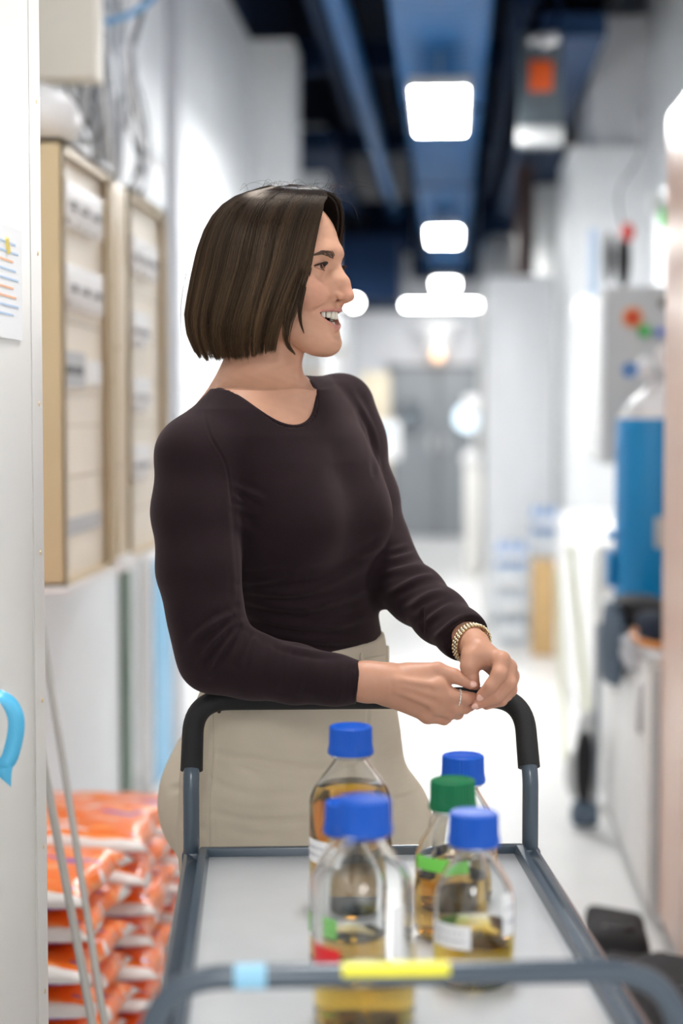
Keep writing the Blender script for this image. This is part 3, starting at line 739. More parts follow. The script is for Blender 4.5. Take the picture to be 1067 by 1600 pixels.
# ================================================================== trolley
TA = P3(565, 1340, 2.346); TB = P3(650, 1535, 1.51)
ax = np.array([TA[0]-TB[0], TA[1]-TB[1]]); TL = float(np.hypot(*ax)); trz = math.atan2(-ax[0], ax[1])
TZ = 0.80        # height of the tray
frm = principled('powder_blue_grey', (0.060, 0.085, 0.115), 0.24, 0.1, 0.6)
n_, l_, b_ = nodes(frm)
tray = noisy(principled('tray_grey', (0.50, 0.52, 0.54), 0.30, 0.0, 0.5), 14, 0.04, 0.03, 90)
foam = noisy(principled('foam_black', (0.004, 0.004, 0.005), 0.7), 30, 0.2, 0.25, 300)
cart = thing('trolley', W((TB[0], TB[1], 0)), 'blue grey tubular laboratory trolley with black foam handle, carrying bottles', 'trolley', YAW+trz)
HW = 0.2335
# local frame: x across, y away from the camera (0 = near loop, TL = far posts)
MB().box((-0.212, 0.0, TZ-0.012), (0.212, TL-0.005, TZ), 0.003).build('tray', tray, cart)
q = MB()
for s in (-1, 1):
    # folded side rail: inner bead, sloping face, outer bead
    a = [(s*0.208, TZ-0.002), (s*0.212, TZ+0.012), (s*0.222, TZ+0.012), (s*0.226, TZ-0.004), (s*0.238, TZ+0.006), (s*0.243, TZ+0.004), (s*0.243, TZ-0.032), (s*0.208, TZ-0.032)]
    r0 = [q.bm.verts.new((x, 0.0, z)) for x, z in a]; r1 = [q.bm.verts.new((x, TL-0.012, z)) for x, z in a]
    for k in range(len(a)): q.bm.faces.new((r0[k], r0[(k+1) % 8], r1[(k+1) % 8], r1[k]))
    q.bm.faces.new(r0); q.bm.faces.new(r1[::-1])
q.build('side_rails', frm, cart)
MB().box((-0.222, TL-0.012, TZ-0.032), (0.222, TL, TZ+0.012), 0.003).box((-0.222, -0.012, TZ-0.032), (0.222, 0.0, TZ+0.012), 0.003).build('end_rails', frm, cart)
# lower shelf
MB().box((-0.212, 0.0, 0.28), (0.212, TL-0.005, 0.292), 0.003).build('lower_tray', tray, cart)
MB().box((-0.222, TL-0.012, 0.262), (0.222, TL, 0.304), 0.003).box((-0.222, -0.012, 0.262), (0.222, 0.0, 0.304), 0.003).box((-0.222, 0, 0.262), (-0.210, TL, 0.304)).box((0.210, 0, 0.262), (0.222, TL, 0.304)).build('lower_rails', frm, cart)
BARY = TL+0.062; BARZ = 1.004
# far handle: posts go up, lean away at the foam, and cross
def sx(s): return [(s*HW, TL+0.004, 0.12), (s*HW, TL+0.004, 0.895), (s*HW, TL+0.012, 0.912)]
path = arcpath([(-HW, TL+0.004, 0.12), (-HW, TL+0.004, 0.90), (-HW+0.002, BARY, BARZ), (HW-0.002, BARY, BARZ), (HW, TL+0.004, 0.90), (HW, TL+0.004, 0.12)], 0.056, 12)
MB().tube(path, 0.0112, 16).build('far_frame', frm, cart)
g = arcpath([(-HW+0.0003, TL+0.016, 0.914), (-HW+0.002, BARY, BARZ), (HW-0.002, BARY, BARZ), (HW-0.0003, TL+0.016, 0.914)], 0.052, 12)
fo = MB().tube(g, [0.0155]+[0.0150]*(len(g)-2)+[0.0155], 20).build('foam_grip', foam, cart)
NZ = 0.905
path = arcpath([(-0.238, 0.0, 0.12), (-0.238, 0, NZ), (0.238, 0, NZ), (0.238, 0, 0.12)], 0.072, 12)
MB().tube(path, 0.0108, 16).build('near_frame', frm, cart)
q = MB()
for s in (-1, 1):
    for yy, bw_ in ((0.0, 0.238), (TL+0.004, HW)): q.box((s*bw_-0.013, yy-0.013, TZ-0.04), (s*bw_+0.013, yy+0.013, TZ+0.004), 0.003)
q.build('corner_brackets', frm, cart)
castm = principled('caster_rubber', (0.08, 0.08, 0.085), 0.6)
for s in (-1, 1):
    for yy, bw_ in ((0.0, 0.238), (TL+0.004, HW)):
        f_ = MB().lathe([(0, 0.08), (0.02, 0.08), (0.02, 0.13), (0, 0.13)], (s*bw_, yy, 0), 12).box((s*bw_-0.018, yy-0.03, 0.05), (s*bw_-0.014, yy+0.01, 0.1)).box((s*bw_+0.014, yy-0.03, 0.05), (s*bw_+0.018, yy+0.01, 0.1)).box((s*bw_-0.018, yy-0.03, 0.095), (s*bw_+0.018, yy+0.015, 0.1)).build('caster', steel, cart)
        MB().lathe([(0, -0.012), (0.04, -0.012), (0.048, -0.006), (0.048, 0.006), (0.04, 0.012), (0, 0.012)], M=Matrix.Translation((s*bw_, yy-0.02, 0.048)) @ Matrix.Rotation(PI/2, 4, 'Y')).build('wheel', castm, f_)
def tape(name, x0, x1, mat, lab, a0=0, a1=360):
    q = MB().lathe([(0.0113, x0+(x1-x0)*k/8) for k in range(9)], seg=30, a0=math.radians(a0), a1=math.radians(a1-0.01), M=Matrix.Translation((0, 0, NZ)) @ Matrix.Rotation(PI/2, 4, 'Y'))
    o = q.build(name, mat, cart); o['label'] = lab
sc = 1787.0
tape('tape_band', (532-650)/sc, (702-650)/sc, noisy(principled('tape_yellow', (0.86, 0.80, 0.03), 0.35), 30, 0.1), 'yellow tape', 90, 262)
tape('tape_band', (362-650)/sc, (412-650)/sc, principled('tape_blue', (0.28, 0.58, 0.80), 0.4), 'light blue tape')

# ================================================================== bottles
gl = glass('clear_glass', (0.985, 0.995, 0.99), 1.40)
capb = noisy(principled('cap_blue', (0.0, 0.088, 0.52), 0.4, 0, 0.35), 20, 0.03)
capg = noisy(principled('cap_green', (0.0, 0.16, 0.06), 0.4, 0, 0.35), 20, 0.03)
lw = principled('label_white', (0.85, 0.86, 0.88), 0.5); lg = principled('label_green', (0.20, 0.72, 0.10), 0.45); lr = principled('label_red', (0.75, 0.01, 0.02), 0.4)
ink = principled('ink_dark', (0.12, 0.13, 0.22), 0.6)
amber = liquid('amber_liquid', (0.965, 0.75, 0.02), 32)
dark_amber = liquid('dark_amber_liquid', (0.94, 0.73, 0.02), 34)
gold = liquid('golden_liquid', (0.97, 0.82, 0.02), 32)
ringm = principled('pouring_ring', (0.10, 0.25, 0.60), 0.4)
def bottle(px, Z, big, capm, fill, liq, labels, label, rz=0.0):
    p = W(P3(px, 1000, Z)); p.z = TZ+0.0005
    t = thing('lab_bottle', p, label, 'bottle', YAW+rz, 'screw capped laboratory bottles on the trolley')
    if big: R, hb, hn, rn, H = 0.0505, 0.130, 0.184, 0.0185, 0.2225
    else: R, hb, hn, rn, H = 0.0432, 0.088, 0.140, 0.0185, 0.181
    th = 0.0022
    def body(o):
        r = R-o; pr = [(0, 0.004+o), (r*0.80, 0.002+o), (r*0.93, 0.001+o*1.1), (r*0.99, 0.007+o*0.7), (r, 0.014)]
        pr += [(r, hb*0.6), (r, hb)]
        for k in range(1, 13):
            s = k/12
            e = 0.5-0.5*math.cos(PI*s); s2 = s*0.65+e*0.35
            pr.append(((R+(rn-R)*(s2**1.25))-o, hb+(hn-hb)*(s**0.92)))
        pr += [(rn-o, hn+0.012), (rn-o, H-0.012)]
        return pr
    out = body(0); inn = body(th)
    MB().lathe(out+[(rn-th, H-0.012)]+inn[::-1][1:], seg=56).build('glass_body', gl, t, angle=60)
    # liquid fills the inside up to its level, overlapping the wall a little
    pr = [(max(0, r), z) for r, z in body(th-0.0004)]
    lp = []
    for (r, z), (r2, z2) in zip(pr, pr[1:]):
        if z < fill: lp.append((r, z))
        if z < fill <= z2: s = (fill-z)/(z2-z); lp.append((r+(r2-r)*s, fill)); break
    lp.append((0, fill))
    MB().lathe(lp, seg=56).build('liquid', liq, t, angle=60)
    # cap with ribbed skirt
    rc = 0.0262; h0 = H-0.0345
    q = MB(); rings = []
    prof = [(rn+0.001, h0), (rc+0.0016, h0), (rc+0.0018, h0+0.003), (rc+0.0004, h0+0.010), (rc, h0+0.012), (rc-0.0005, H-0.0015), (rc-0.0022, H), (rc-0.006, H-0.0003), (0, H-0.0003)]
    seg = 72
    for (r, z) in prof:
        if r < 1e-6: rings.append([q.bm.verts.new((0, 0, z))]); continue
        rib = 0.00045 if h0+0.002 < z < H-0.001 and r > rc-0.001 else 0
        rings.append([q.bm.verts.new(((r+rib*(1 if k % 2 else -1))*math.cos(2*PI*k/seg), (r+rib*(1 if k % 2 else -1))*math.sin(2*PI*k/seg), z)) for k in range(seg)])
    for A, B in zip(rings, rings[1:]):
        for k in range(seg):
            f = (A[k], A[(k+1) % seg], B[0]) if len(B) == 1 else (A[k], A[(k+1) % seg], B[(k+1) % seg], B[k])
            q.bm.faces.new(f)
    q.lathe([(rc*0.72, H-0.0003), (rc*0.72, H+0.0004), (rc*0.68, H+0.0004), (rc*0.68, H-0.0003)], seg=40)
    q.build('screw_cap', capm, t, angle=30)
    MB().lathe([(rn, h0-0.0035), (rn+0.0055, h0-0.0035), (rn+0.0055, h0-0.0005), (rn, h0-0.0005)], seg=40).build('pouring_ring', gl, t)
    for (a0, a1, z0, z1, lm, nm, marks) in labels:
        a0, a1 = math.radians(a0), math.radians(a1)
        def rr(z):
            for (r, zz), (r2, z2) in zip(out, out[1:]):
                if zz <= z <= z2 and z2 > zz and zz > 0.01: return r+(r2-r)*(z-zz)/(z2-zz)
            return R
        zs = [z0+(z1-z0)*k/5 for k in range(6)]
        lb = MB().lathe([(rr(z)+0.0004, z) for z in zs], seg=18, a0=a0, a1=a1).build(nm, lm, t)
        if marks:
            q = MB()
            for k in range(2):
                z = z1-(z1-z0)*(0.33+0.33*k); r = rr(z)+0.0009; x = a0+(a1-a0)*0.15
                while x < a0+(a1-a0)*0.85:
                    d = random.uniform(0.02, 0.09)*(1 if big else 1.1)
                    pts = [(r*math.cos(x+d*s/4), r*math.sin(x+d*s/4), z+0.0014*math.sin(s*2.4+k)) for s in range(5)]
                    q.tube(pts, 0.00028, 5); x += d+random.uniform(0.05, 0.09)
            q.build('writing', ink, lb)
    return t
random.seed(3)
# angles: -90 faces the camera
bottle(548, 2.09, True, capb, 0.150, dark_amber, [(-176, -120, 0.060, 0.088, lw, 'paper_label', True)], 'tall blue capped bottle full of dark amber liquid, rearmost on the left')
bottle(545, 1.86, False, capb, 0.036, amber, [(-150, -112, 0.040, 0.062, lg, 'green_label', True), (178, 196, 0.040, 0.062, lg, 'green_label', False)], 'short blue capped bottle mostly hidden behind the largest front bottle')
bottle(569.5, 1.69, True, capb, 0.046, gold, [(-172, -118, 0.062, 0.083, lr, 'red_tape', False), (-60, -42, 0.05, 0.125, lw, 'scale_strip', False)], 'largest blue capped bottle in front, with red tape and golden liquid')
bottle(708, 1.975, False, capg, 0.070, amber, [(-165, -70, 0.082, 0.097, lg, 'green_tape', False)], 'bottle with the green cap and green tape')
bottle(724, 2.12, False, capb, 0.060, amber, [(-120, -80, 0.04, 0.06, lw, 'paper_label', True)], 'blue capped bottle farthest back on the right, behind the green capped one')
bottle(741.5, 1.81, False, capb, 0.060, gold, [(-165, -98, 0.045, 0.070, lw, 'paper_label', True), (-50, -20, 0.055, 0.10, lw, 'scale_strip', True)], 'blue capped bottle at the front right, with white label and golden liquid')
# ================================================================== sculpting by distance fields
class Vol:
    def __init__(s, lo, hi, h):
        s.lo = np.array(lo, float); s.h = h
        s.n = np.ceil((np.array(hi, float)-s.lo)/h).astype(int)+1
        s.F = np.full(s.n, 1.0, np.float32)
        s.ax = [(s.lo[i]+h*np.arange(s.n[i])).astype(np.float32) for i in range(3)]
    def sl(s, lo, hi):
        a = np.clip(np.floor((np.array(lo)-s.lo)/s.h).astype(int), 0, s.n); b = np.clip(np.ceil((np.array(hi)-s.lo)/s.h).astype(int)+1, 0, s.n)
        return tuple(slice(a[i], b[i]) for i in range(3))
    def xyz(s, sl):
        return np.meshgrid(s.ax[0][sl[0]], s.ax[1][sl[1]], s.ax[2][sl[2]], indexing='ij', sparse=True)
    def op(s, lo, hi, fn, k=0.01, mode='add'):
        sl = s.sl(lo, hi)
        if any(q.stop <= q.start for q in sl): return s
        X, Y, Z = s.xyz(sl); d = fn(X, Y, Z); A = s.F[sl]
        if mode == 'add':
            h = np.maximum(k-np.abs(A-d), 0)/k; s.F[sl] = np.minimum(A, d)-h*h*k*0.25
        else:
            d = -d; h = np.maximum(k-np.abs(A-d), 0)/k; s.F[sl] = np.maximum(A, d)+h*h*k*0.25
        return s
    def ell(s, c, r, R=None, k=0.01, mode='add'):
        """ellipsoid, R: columns are its axes"""
        c = np.array(c, float); r = np.array(r, float); R = np.eye(3) if R is None else R
        m = max(r)+k*1.2+3*s.h
        def fn(X, Y, Z):
            x, y, z = X-c[0], Y-c[1], Z-c[2]
            q = [(x*R[0, i]+y*R[1, i]+z*R[2, i]) for i in range(3)]
            k0 = np.sqrt(sum((q[i]/r[i])**2 for i in range(3))); k1 = np.sqrt(sum((q[i]/r[i]**2)**2 for i in range(3)))+1e-9
            return k0*(k0-1)/k1
        return s.op(c-m, c+m, fn, k, mode)
    def cone(s, a, b, ra, rb, k=0.01, mode='add'):
        a = np.array(a, float); b = np.array(b, float); ba = b-a; L = ba.dot(ba)+1e-12
        m = max(ra, rb)+k*1.2+3*s.h
        def fn(X, Y, Z):
            x, y, z = X-a[0], Y-a[1], Z-a[2]
            t = np.clip((x*ba[0]+y*ba[1]+z*ba[2])/L, 0, 1)
            return np.sqrt((x-ba[0]*t)**2+(y-ba[1]*t)**2+(z-ba[2]*t)**2)-(ra+(rb-ra)*t)
        return s.op(np.minimum(a, b)-m, np.maximum(a, b)+m, fn, k, mode)
    def chain(s, pts, rs, k=0.01, k2=None):
        for i in range(len(pts)-1): s.cone(pts[i], pts[i+1], rs[i], rs[i+1], k if i == 0 or k2 is None else k2)
        return s
    def mesh(s):
        F = s.F; ins = F < 0; n = s.n
        c = np.zeros(n-1, np.int16)
        for i in (0, 1):
            for j in (0, 1):
                for l in (0, 1): c += ins[i:n[0]-1+i, j:n[1]-1+j, l:n[2]-1+l]
        act = np.argwhere((c > 0) & (c < 8)); idx = np.full(n-1, -1, np.int32)
        idx[tuple(act.T)] = np.arange(len(act))
        acc = np.zeros((len(act), 3)); cnt = np.zeros(len(act))
        for ax in range(3):
            o1, o2 = [a for a in range(3) if a != ax]
            for i in (0, 1):
                for j in (0, 1):
                    p = act.copy(); p[:, o1] += i; p[:, o2] += j; q = p.copy(); q[:, ax] += 1
                    fa = F[tuple(p.T)]; fb = F[tuple(q.T)]; m = (fa < 0) != (fb < 0)
                    t = fa[m]/(fa[m]-fb[m]); v = p[m].astype(float); v[:, ax] += t
                    acc[m] += v; cnt[m] += 1
        V = s.lo+s.h*(acc/cnt[:, None]); faces = []
        for ax in range(3):
            o1, o2 = [(1, 2), (2, 0), (0, 1)][ax]
            a = [slice(None)]*3; b = [slice(None)]*3; a[ax] = slice(0, -1); b[ax] = slice(1, None)
            ia = ins[tuple(a)]; ib = ins[tuple(b)]; e = np.argwhere(ia != ib)
            e = e[(e[:, o1] > 0) & (e[:, o2] > 0) & (e[:, o1] < n[o1]-1) & (e[:, o2] < n[o2]-1)]
            fl = ia[tuple(e.T)]
            def cell(d1, d2):
                p = e.copy(); p[:, o1] -= d1; p[:, o2] -= d2; return idx[tuple(p.T)]
            Q = np.stack([cell(1, 1), cell(0, 1), cell(0, 0), cell(1, 0)], 1)
            Q[~fl] = Q[~fl][:, ::-1]; faces.append(Q)
        Fc = np.concatenate(faces); Fc = Fc[(Fc >= 0).all(1)]
        return V, Fc
    def sample(s, V):
        """trilinear value of the field at points"""
        g = (V-s.lo)/s.h; i = np.clip(np.floor(g).astype(int), 0, s.n-2); f = g-i; o = 0
        for a in (0, 1):
            for b in (0, 1):
                for c in (0, 1):
                    o = o+s.F[i[:, 0]+a, i[:, 1]+b, i[:, 2]+c]*(f[:, 0] if a else 1-f[:, 0])*(f[:, 1] if b else 1-f[:, 1])*(f[:, 2] if c else 1-f[:, 2])
        return o
    def normals(s, V):
        g = np.stack([s.sample(V+np.eye(3)[i]*s.h)-s.sample(V-np.eye(3)[i]*s.h) for i in range(3)], 1)
        return g/(np.linalg.norm(g, axis=1, keepdims=True)+1e-9)
def np_mesh(name, V, F, color=None):
    me = bpy.data.meshes.new(name)
    me.vertices.add(len(V)); me.vertices.foreach_set('co', np.ascontiguousarray(V, np.float32).ravel())
    k = F.shape[1]
    me.loops.add(F.size); me.loops.foreach_set('vertex_index', np.ascontiguousarray(F, np.int32).ravel())
    me.polygons.add(len(F)); me.polygons.foreach_set('loop_start', np.arange(0, F.size, k, dtype=np.int32))
    if color is not None:
        at = me.color_attributes.new('tone', 'FLOAT_COLOR', 'POINT')
        c = np.ones((len(V), 4), np.float32); c[:, :3] = color; at.data.foreach_set('color', c.ravel())
    me.update(calc_edges=True); me.validate()
    return me
def polydist(P, line):
    """distance of points (n,2) to a polyline and the place along it"""
    best = np.full(len(P), 1e9); sb = np.zeros(len(P)); L = len(line)-1
    for i in range(L):
        a = np.array(line[i]); d = np.array(line[i+1])-a
        t = np.clip(((P-a)@d)/(d@d+1e-12), 0, 1); dd = np.linalg.norm(P-(a+t[:, None]*d), axis=1)
        m = dd < best; best[m] = dd[m]; sb[m] = (i+t[m])/L
    return best, sb
def project(V):
    """pixel of points given in the turned frame"""
    z = V[:, 2]-EYE; fwd = V[:, 1]*CP-z*SP; up = z*CP+V[:, 1]*SP
    return np.stack([533.5+FPX*V[:, 0]/fwd, 800-FPX*up/fwd], 1)
def creases(V, N, lines, zmax=None):
    """soft folds of cloth: each line is (points, width px, height m); applied where the surface faces the camera"""
    P = project(V); face = np.clip(-N[:, 1]*1.6, 0, 1); D = np.zeros(len(V))
    for ln in lines:
        pts, wd, amp = ln[:3]; ok = face > 0
        if len(ln) > 3: ok = ok & (V[:, 1] > ln[3]) & (V[:, 1] < ln[4])
        pp = smoothpath([tuple(p) for p in pts], 5) if len(pts) > 2 else pts
        lo = np.min(pp, axis=0)-wd*4; hi = np.max(pp, axis=0)+wd*4
        ok = ok & (P > lo).all(1) & (P < hi).all(1)
        i = np.where(ok)[0]
        if not len(i): continue
        d, s = polydist(P[i], pp)
        x = d/wd; prof = np.exp(-x*x)-0.45*np.exp(-(x-1.9)**2)
        D[i] += amp*prof*np.sin(np.clip(s, 0.02, 0.98)*PI)**0.5*face[i]
    return V+N*D[:, None]
# ================================================================== the woman
BASE = P3(470, 1000, 2.58); BASE[2] = 0.0
person = thing('person', W(BASE), 'woman with a brown bob, dark sweater and beige trousers, leaning on the trolley handle', 'person', YAW)
def L3(V): return np.asarray(V)-BASE          # turned frame -> the person's own frame

# head axes: forward, her left, up
HA = math.radians(66.0)
fwd = np.array([math.sin(HA), -math.cos(HA), 0]); lft = np.array([math.cos(HA), math.sin(HA), 0]); up3 = np.array([0, 0, 1.0])
HP = math.radians(0.0)
HM = np.stack([fwd, lft, up3], 1)
HO = P3(436, 423, 2.53); HS = 1.012
def hp(x, y, z): return HO + HS*(HM @ np.array([x, y, z], float))
def to_head(V): return ((V-HO) @ HM)/HS

# torso as turned ellipses: pixel row, centre column, distance, half width across, half depth, 
BF = np.array([0.774, -0.634]); BL = np.array([0.634, 0.774])
TOR = [(600, 425, 2.53, 0.10, 0.05), (640, 432, 2.53, 0.142, 0.068), (680, 442, 2.53, 0.150, 0.084), (720, 449, 2.53, 0.146, 0.092), (770, 455, 2.53, 0.142, 0.095), (810, 457, 2.53, 0.138, 0.094),
       (860, 463, 2.535, 0.132, 0.089), (900, 470, 2.54, 0.124, 0.086), (935, 477, 2.55, 0.120, 0.085), (970, 479, 2.56, 0.124, 0.088), (1010, 477, 2.57, 0.133, 0.096), (1050, 468, 2.58, 0.150, 0.108),
       (1100, 462, 2.59, 0.170, 0.120), (1150, 460, 2.60, 0.182, 0.128), (1210, 460, 2.60, 0.192, 0.132), (1270, 461, 2.60, 0.194, 0.132), (1330, 464, 2.60, 0.19, 0.125), (1390, 468, 2.60, 0.185, 0.118)]
tz, tu, tv, ta, tb = [], [], [], [], []
for (py, px, Z, a, b) in TOR:
    p = P3(px, py, Z); tz.append(p[2]); tu.append(p[0]); tv.append(p[1]); ta.append(a); tb.append(b)
tz, tu, tv, ta, tb = [np.array(x)[::-1] for x in (tz, tu, tv, ta, tb)]
def torso_fn(off, zt, zb):
    def fn(X, Y, Z):
        z = Z.ravel(); g = lambda t: np.interp(z, tz, t)[None, None, :].astype(np.float32)
        cu, cv, a, b = g(tu), g(tv), g(ta)+off, g(tb)+off
        x = X-cu; y = Y-cv; s = x*BL[0]+y*BL[1]; f = x*BF[0]+y*BF[1]
        k0 = (np.abs(s/a)**2.3+np.abs(f/b)**2.3)**(1/2.3); k1 = np.sqrt((s/a**2)**2+(f/b**2)**2)+1e-9
        d = np.where(k0 > 0.3, k0*(k0-1)/k1*1.0, -b*0.8)
        return np.maximum(np.maximum(d, Z-zt), zb-Z)
    return fn
def bodypt(py, f, l, Z=None):
    z = P3(500, py, 2.55)[2]; u = np.interp(z, tz, tu); v = np.interp(z, tz, tv)
    return np.array([u+BF[0]*f+BL[0]*l, v+BF[1]*f+BL[1]*l, z])
# joints
SR = P3(306, 712, 2.415); SL = P3(532, 636, 2.67)
UR1 = P3(303, 800, 2.40); UR2 = P3(310, 890, 2.385); UR3 = P3(322, 965, 2.375); ER = P3(334, 1026, 2.368)
FR1 = P3(395, 1041, 2.362); FR2 = P3(460, 1053, 2.356); FR3 = P3(520, 1062, 2.352); WR = P3(566, 1067, 2.350)
UL1 = P3(553, 690, 2.665); UL2 = P3(575, 780, 2.64); UL3 = P3(594, 850, 2.615); EL = P3(612, 896, 2.585)
FL1 = P3(650, 930, 2.53); FL2 = P3(688, 963, 2.47); FL3 = P3(720, 990, 2.42); WL = P3(738, 1005, 2.39)
NB = P3(412, 628, 2.535)

def build_cloth(vol, off):
    vol.op((-1, 1, 0), (1, 4, 3), torso_fn(off, P3(500, 612, 2.55)[2], P3(500, 1018, 2.55)[2]), 0.02)
    vol.cone(SR, NB+np.array([0, 0, -0.02]), 0.050+off, 0.052+off, 0.04)
    vol.cone(SL, NB+np.array([0, 0, -0.012]), 0.044+off, 0.052+off, 0.04)
    for s, (ff, ll, rr, py) in ((-1, (0.062, -0.062, 0.052, 815)), (1, (0.063, 0.068, 0.0515, 808))):
        vol.ell(bodypt(py, ff, ll), (rr+off, rr+off, rr+off), None, 0.045)
        vol.ell(bodypt(py-55, ff-0.022, ll*0.95), (0.048+off,)*3, None, 0.05)
    vol.cone(bodypt(812, 0.060, -0.045), bodypt(808, 0.060, 0.050), 0.042+off, 0.042+off, 0.045)
    vol.chain([SR, UR1, UR2, UR3, ER], [0.052+off, 0.0535+off, 0.0525+off, 0.047+off, 0.043+off], 0.03, 0.03)
    vol.chain([ER, FR1, FR2, FR3, WR], [0.043+off, 0.0425+off, 0.038+off, 0.032+off, 0.0283+off], 0.035, 0.02)
    vol.chain([SL, UL1, UL2, UL3, EL], [0.046+off, 0.044+off, 0.042+off, 0.040+off, 0.040+off], 0.03, 0.03)
    vol.chain([EL, FL1, FL2, FL3, WL], [0.040+off, 0.0405+off, 0.037+off, 0.0325+off, 0.031+off], 0.03, 0.02)

# ---------------- skin: head, neck, chest
hv = Vol(P3(300, 700, 2.53)-np.array([0, 0.15, 0]), P3(565, 285, 2.53)+np.array([0, 0.17, 0.0]), 0.00135)
def E(x, y, z, rx, ry, rz_, k=0.01, mode='add'):
    hv.ell(hp(x, y, z), np.array([rx, ry, rz_])*HS, HM, k, mode)
def Cn(a, b, ra, rb, k=0.01, mode='add'):
    hv.cone(hp(*a), hp(*b), ra*HS, rb*HS, k, mode)
E(-0.008, 0, 0.030, 0.097, 0.074, 0.083, 0.01)
E(0.030, 0, -0.030, 0.056, 0.056, 0.072, 0.02)
E(0.054, 0, -0.058, 0.0365, 0.033, 0.036, 0.02)
Cn((0.02, 0, -0.06), (0.055, 0, -0.085), 0.045, 0.030, 0.02)
for s in (-1, 1):
    Cn((-0.004, s*0.052, -0.058), (0.066, s*0.016, -0.103), 0.014, 0.0135, 0.03)
    E(0.071, s*0.011, -0.104, 0.0165, 0.013, 0.0135, 0.012)
    E(0.058, s*0.042, -0.026, 0.021, 0.020, 0.019, 0.024)      # cheekbone
    E(0.070, s*0.031, -0.041, 0.015, 0.014, 0.014, 0.020)      # raised cheek
    Cn((0.0845, s*0.010, 0.022), (0.068, s*0.044, 0.019), 0.0105, 0.010, 0.016)   # brow
    E(0.0945, s*0.0315, -0.001, 0.0150, 0.0135, 0.0115, 0.014, 'sub')   # socket
    E(0.0700, s*0.0325, -0.001, 0.0134, 0.0152, 0.0132, 0.007)   # lids
    E(-0.012, s*0.079, -0.012, 0.012, 0.006, 0.024, 0.008)    # ear
E(0.079, 0, -0.105, 0.0140, 0.015, 0.0140, 0.014)
E(0.1005, 0, -0.0925, 0.0095, 0.022, 0.0060, 0.010, 'sub')
# nose
Cn((0.0865, 0, 0.004), (0.1005, 0, -0.020), 0.0085, 0.0092, 0.010)
Cn((0.1005, 0, -0.020), (0.1075, 0, -0.0375), 0.0088, 0.0092, 0.006)
E(0.1068, 0, -0.0402, 0.0105, 0.0088, 0.0080, 0.004)
for s in (-1, 1):
    E(0.0945, s*0.0118, -0.0405, 0.0112, 0.0060, 0.0070, 0.004)
    E(0.088, s*0.010, -0.022, 0.012, 0.010, 0.016, 0.010)
    E(0.0990, s*0.0080, -0.0482, 0.0068, 0.0036, 0.0042, 0.0015, 'sub')
Cn((0.1045, 0, -0.0450), (0.093, 0, -0.0505), 0.0040, 0.0042, 0.004)
# lips
ul = [(0.0905, 0.0, -0.0585), (0.0890, 0.0115, -0.0585), (0.0715, 0.0310, -0.0630)]
ll_ = [(0.0890, 0.0, -0.0825), (0.0855, 0.012, -0.0795), (0.0715, 0.0310, -0.0655)]
for s in (-1, 1):
    m = lambda p: (p[0], s*p[1], p[2])
    Cn(m(ul[0]), m(ul[1]), 0.0042, 0.0040, 0.004); Cn(m(ul[1]), m(ul[2]), 0.0040, 0.0022, 0.004)
    Cn(m(ll_[0]), m(ll_[1]), 0.0055, 0.0050, 0.004); Cn(m(ll_[1]), m(ll_[2]), 0.0050, 0.0022, 0.004)
    Cn((0.0965, s*0.0150, -0.043), (0.0765, s*0.038, -0.062), 0.0016, 0.0012, 0.008, 'sub')     # smile fold
# mouth opening
def mouth(X, Y, Z):
    x, y, z = X-HO[0], Y-HO[1], Z-HO[2]
    hx = (x*HM[0, 0]+y*HM[1, 0])/HS; hy = (x*HM[0, 1]+y*HM[1, 1])/HS; hz = z/HS
    t = np.clip(np.abs(hy)/0.0300, 0, 1.3)
    zu = -0.0610-0.0022*t*t; zl = -0.0795+0.0165*t**2.2
    d = np.maximum(np.maximum(hz-zu, zl-hz), np.abs(hy)-0.0300)
    return np.maximum(d, 0.052-hx)*0.8
hv.op(HO-0.13, HO+0.13, mouth, 0.0025, 'sub')
# eye openings
def eyeslit(s):
    def fn(X, Y, Z):
        x, y, z = X-HO[0], Y-HO[1], Z-HO[2]
        hx = (x*HM[0, 0]+y*HM[1, 0])/HS; hy = ((x*HM[0, 1]+y*HM[1, 1])/HS)*s; hz = z/HS
        t = (hy-0.0320)/0.0140
        zu = 0.0042*(1-t*t)+0.0003+0.0006*t; zl = -0.0030*(1-t*t)-0.0004+0.0006*t
        e = np.sqrt((hx-0.0700)**2+(hy-0.0325)**2+(hz+0.001)**2)-0.0125
        return np.maximum(np.maximum(np.maximum(hz-zu, zl-hz), np.abs(t)*0.014-0.0138), -e)
    return fn
for s in (-1, 1): hv.op(HO-0.13, HO+0.13, eyeslit(s), 0.0012, 'sub')
# neck and throat
nk = [hp(-0.018, 0, -0.055), P3(414, 560, 2.540), P3(408, 600, 2.545), P3(400, 645, 2.545)]
hv.chain(nk, [0.051, 0.0495, 0.0500, 0.054], 0.018, 0.018)
hv.cone(P3(446, 558, 2.52), P3(420, 640, 2.50), 0.016, 0.022, 0.02)
hv.cone(P3(383, 585, 2.55), P3(345, 650, 2.55), 0.030, 0.040, 0.03)
build_cloth(hv, -0.0032)
hv.cone(P3(428, 664, 2.46), P3(345, 668, 2.44), 0.008, 0.007, 0.02)
V, F = hv.mesh()
H = to_head(V)
base = np.array([0.545, 0.300, 0.200]); col = np.tile(base, (len(V), 1))
def blend(mask, c): 
    global col
    col = col*(1-mask[:, None])+np.array(c)*mask[:, None]
g = lambda d, w_: np.exp(-(d/w_)**2)
ay = np.abs(H[:, 1])
blend(0.45*g(np.linalg.norm((H-[0.072, 0, -0.035])*[1, 0, 1], axis=1), 0.022)*g(ay-0.038, 0.02), (0.60, 0.235, 0.17))
blend(0.40*g(np.linalg.norm(H-[0.108, 0, -0.038], axis=1), 0.016), (0.60, 0.24, 0.17))
t_ = np.clip(ay/0.0285, 0, 1)
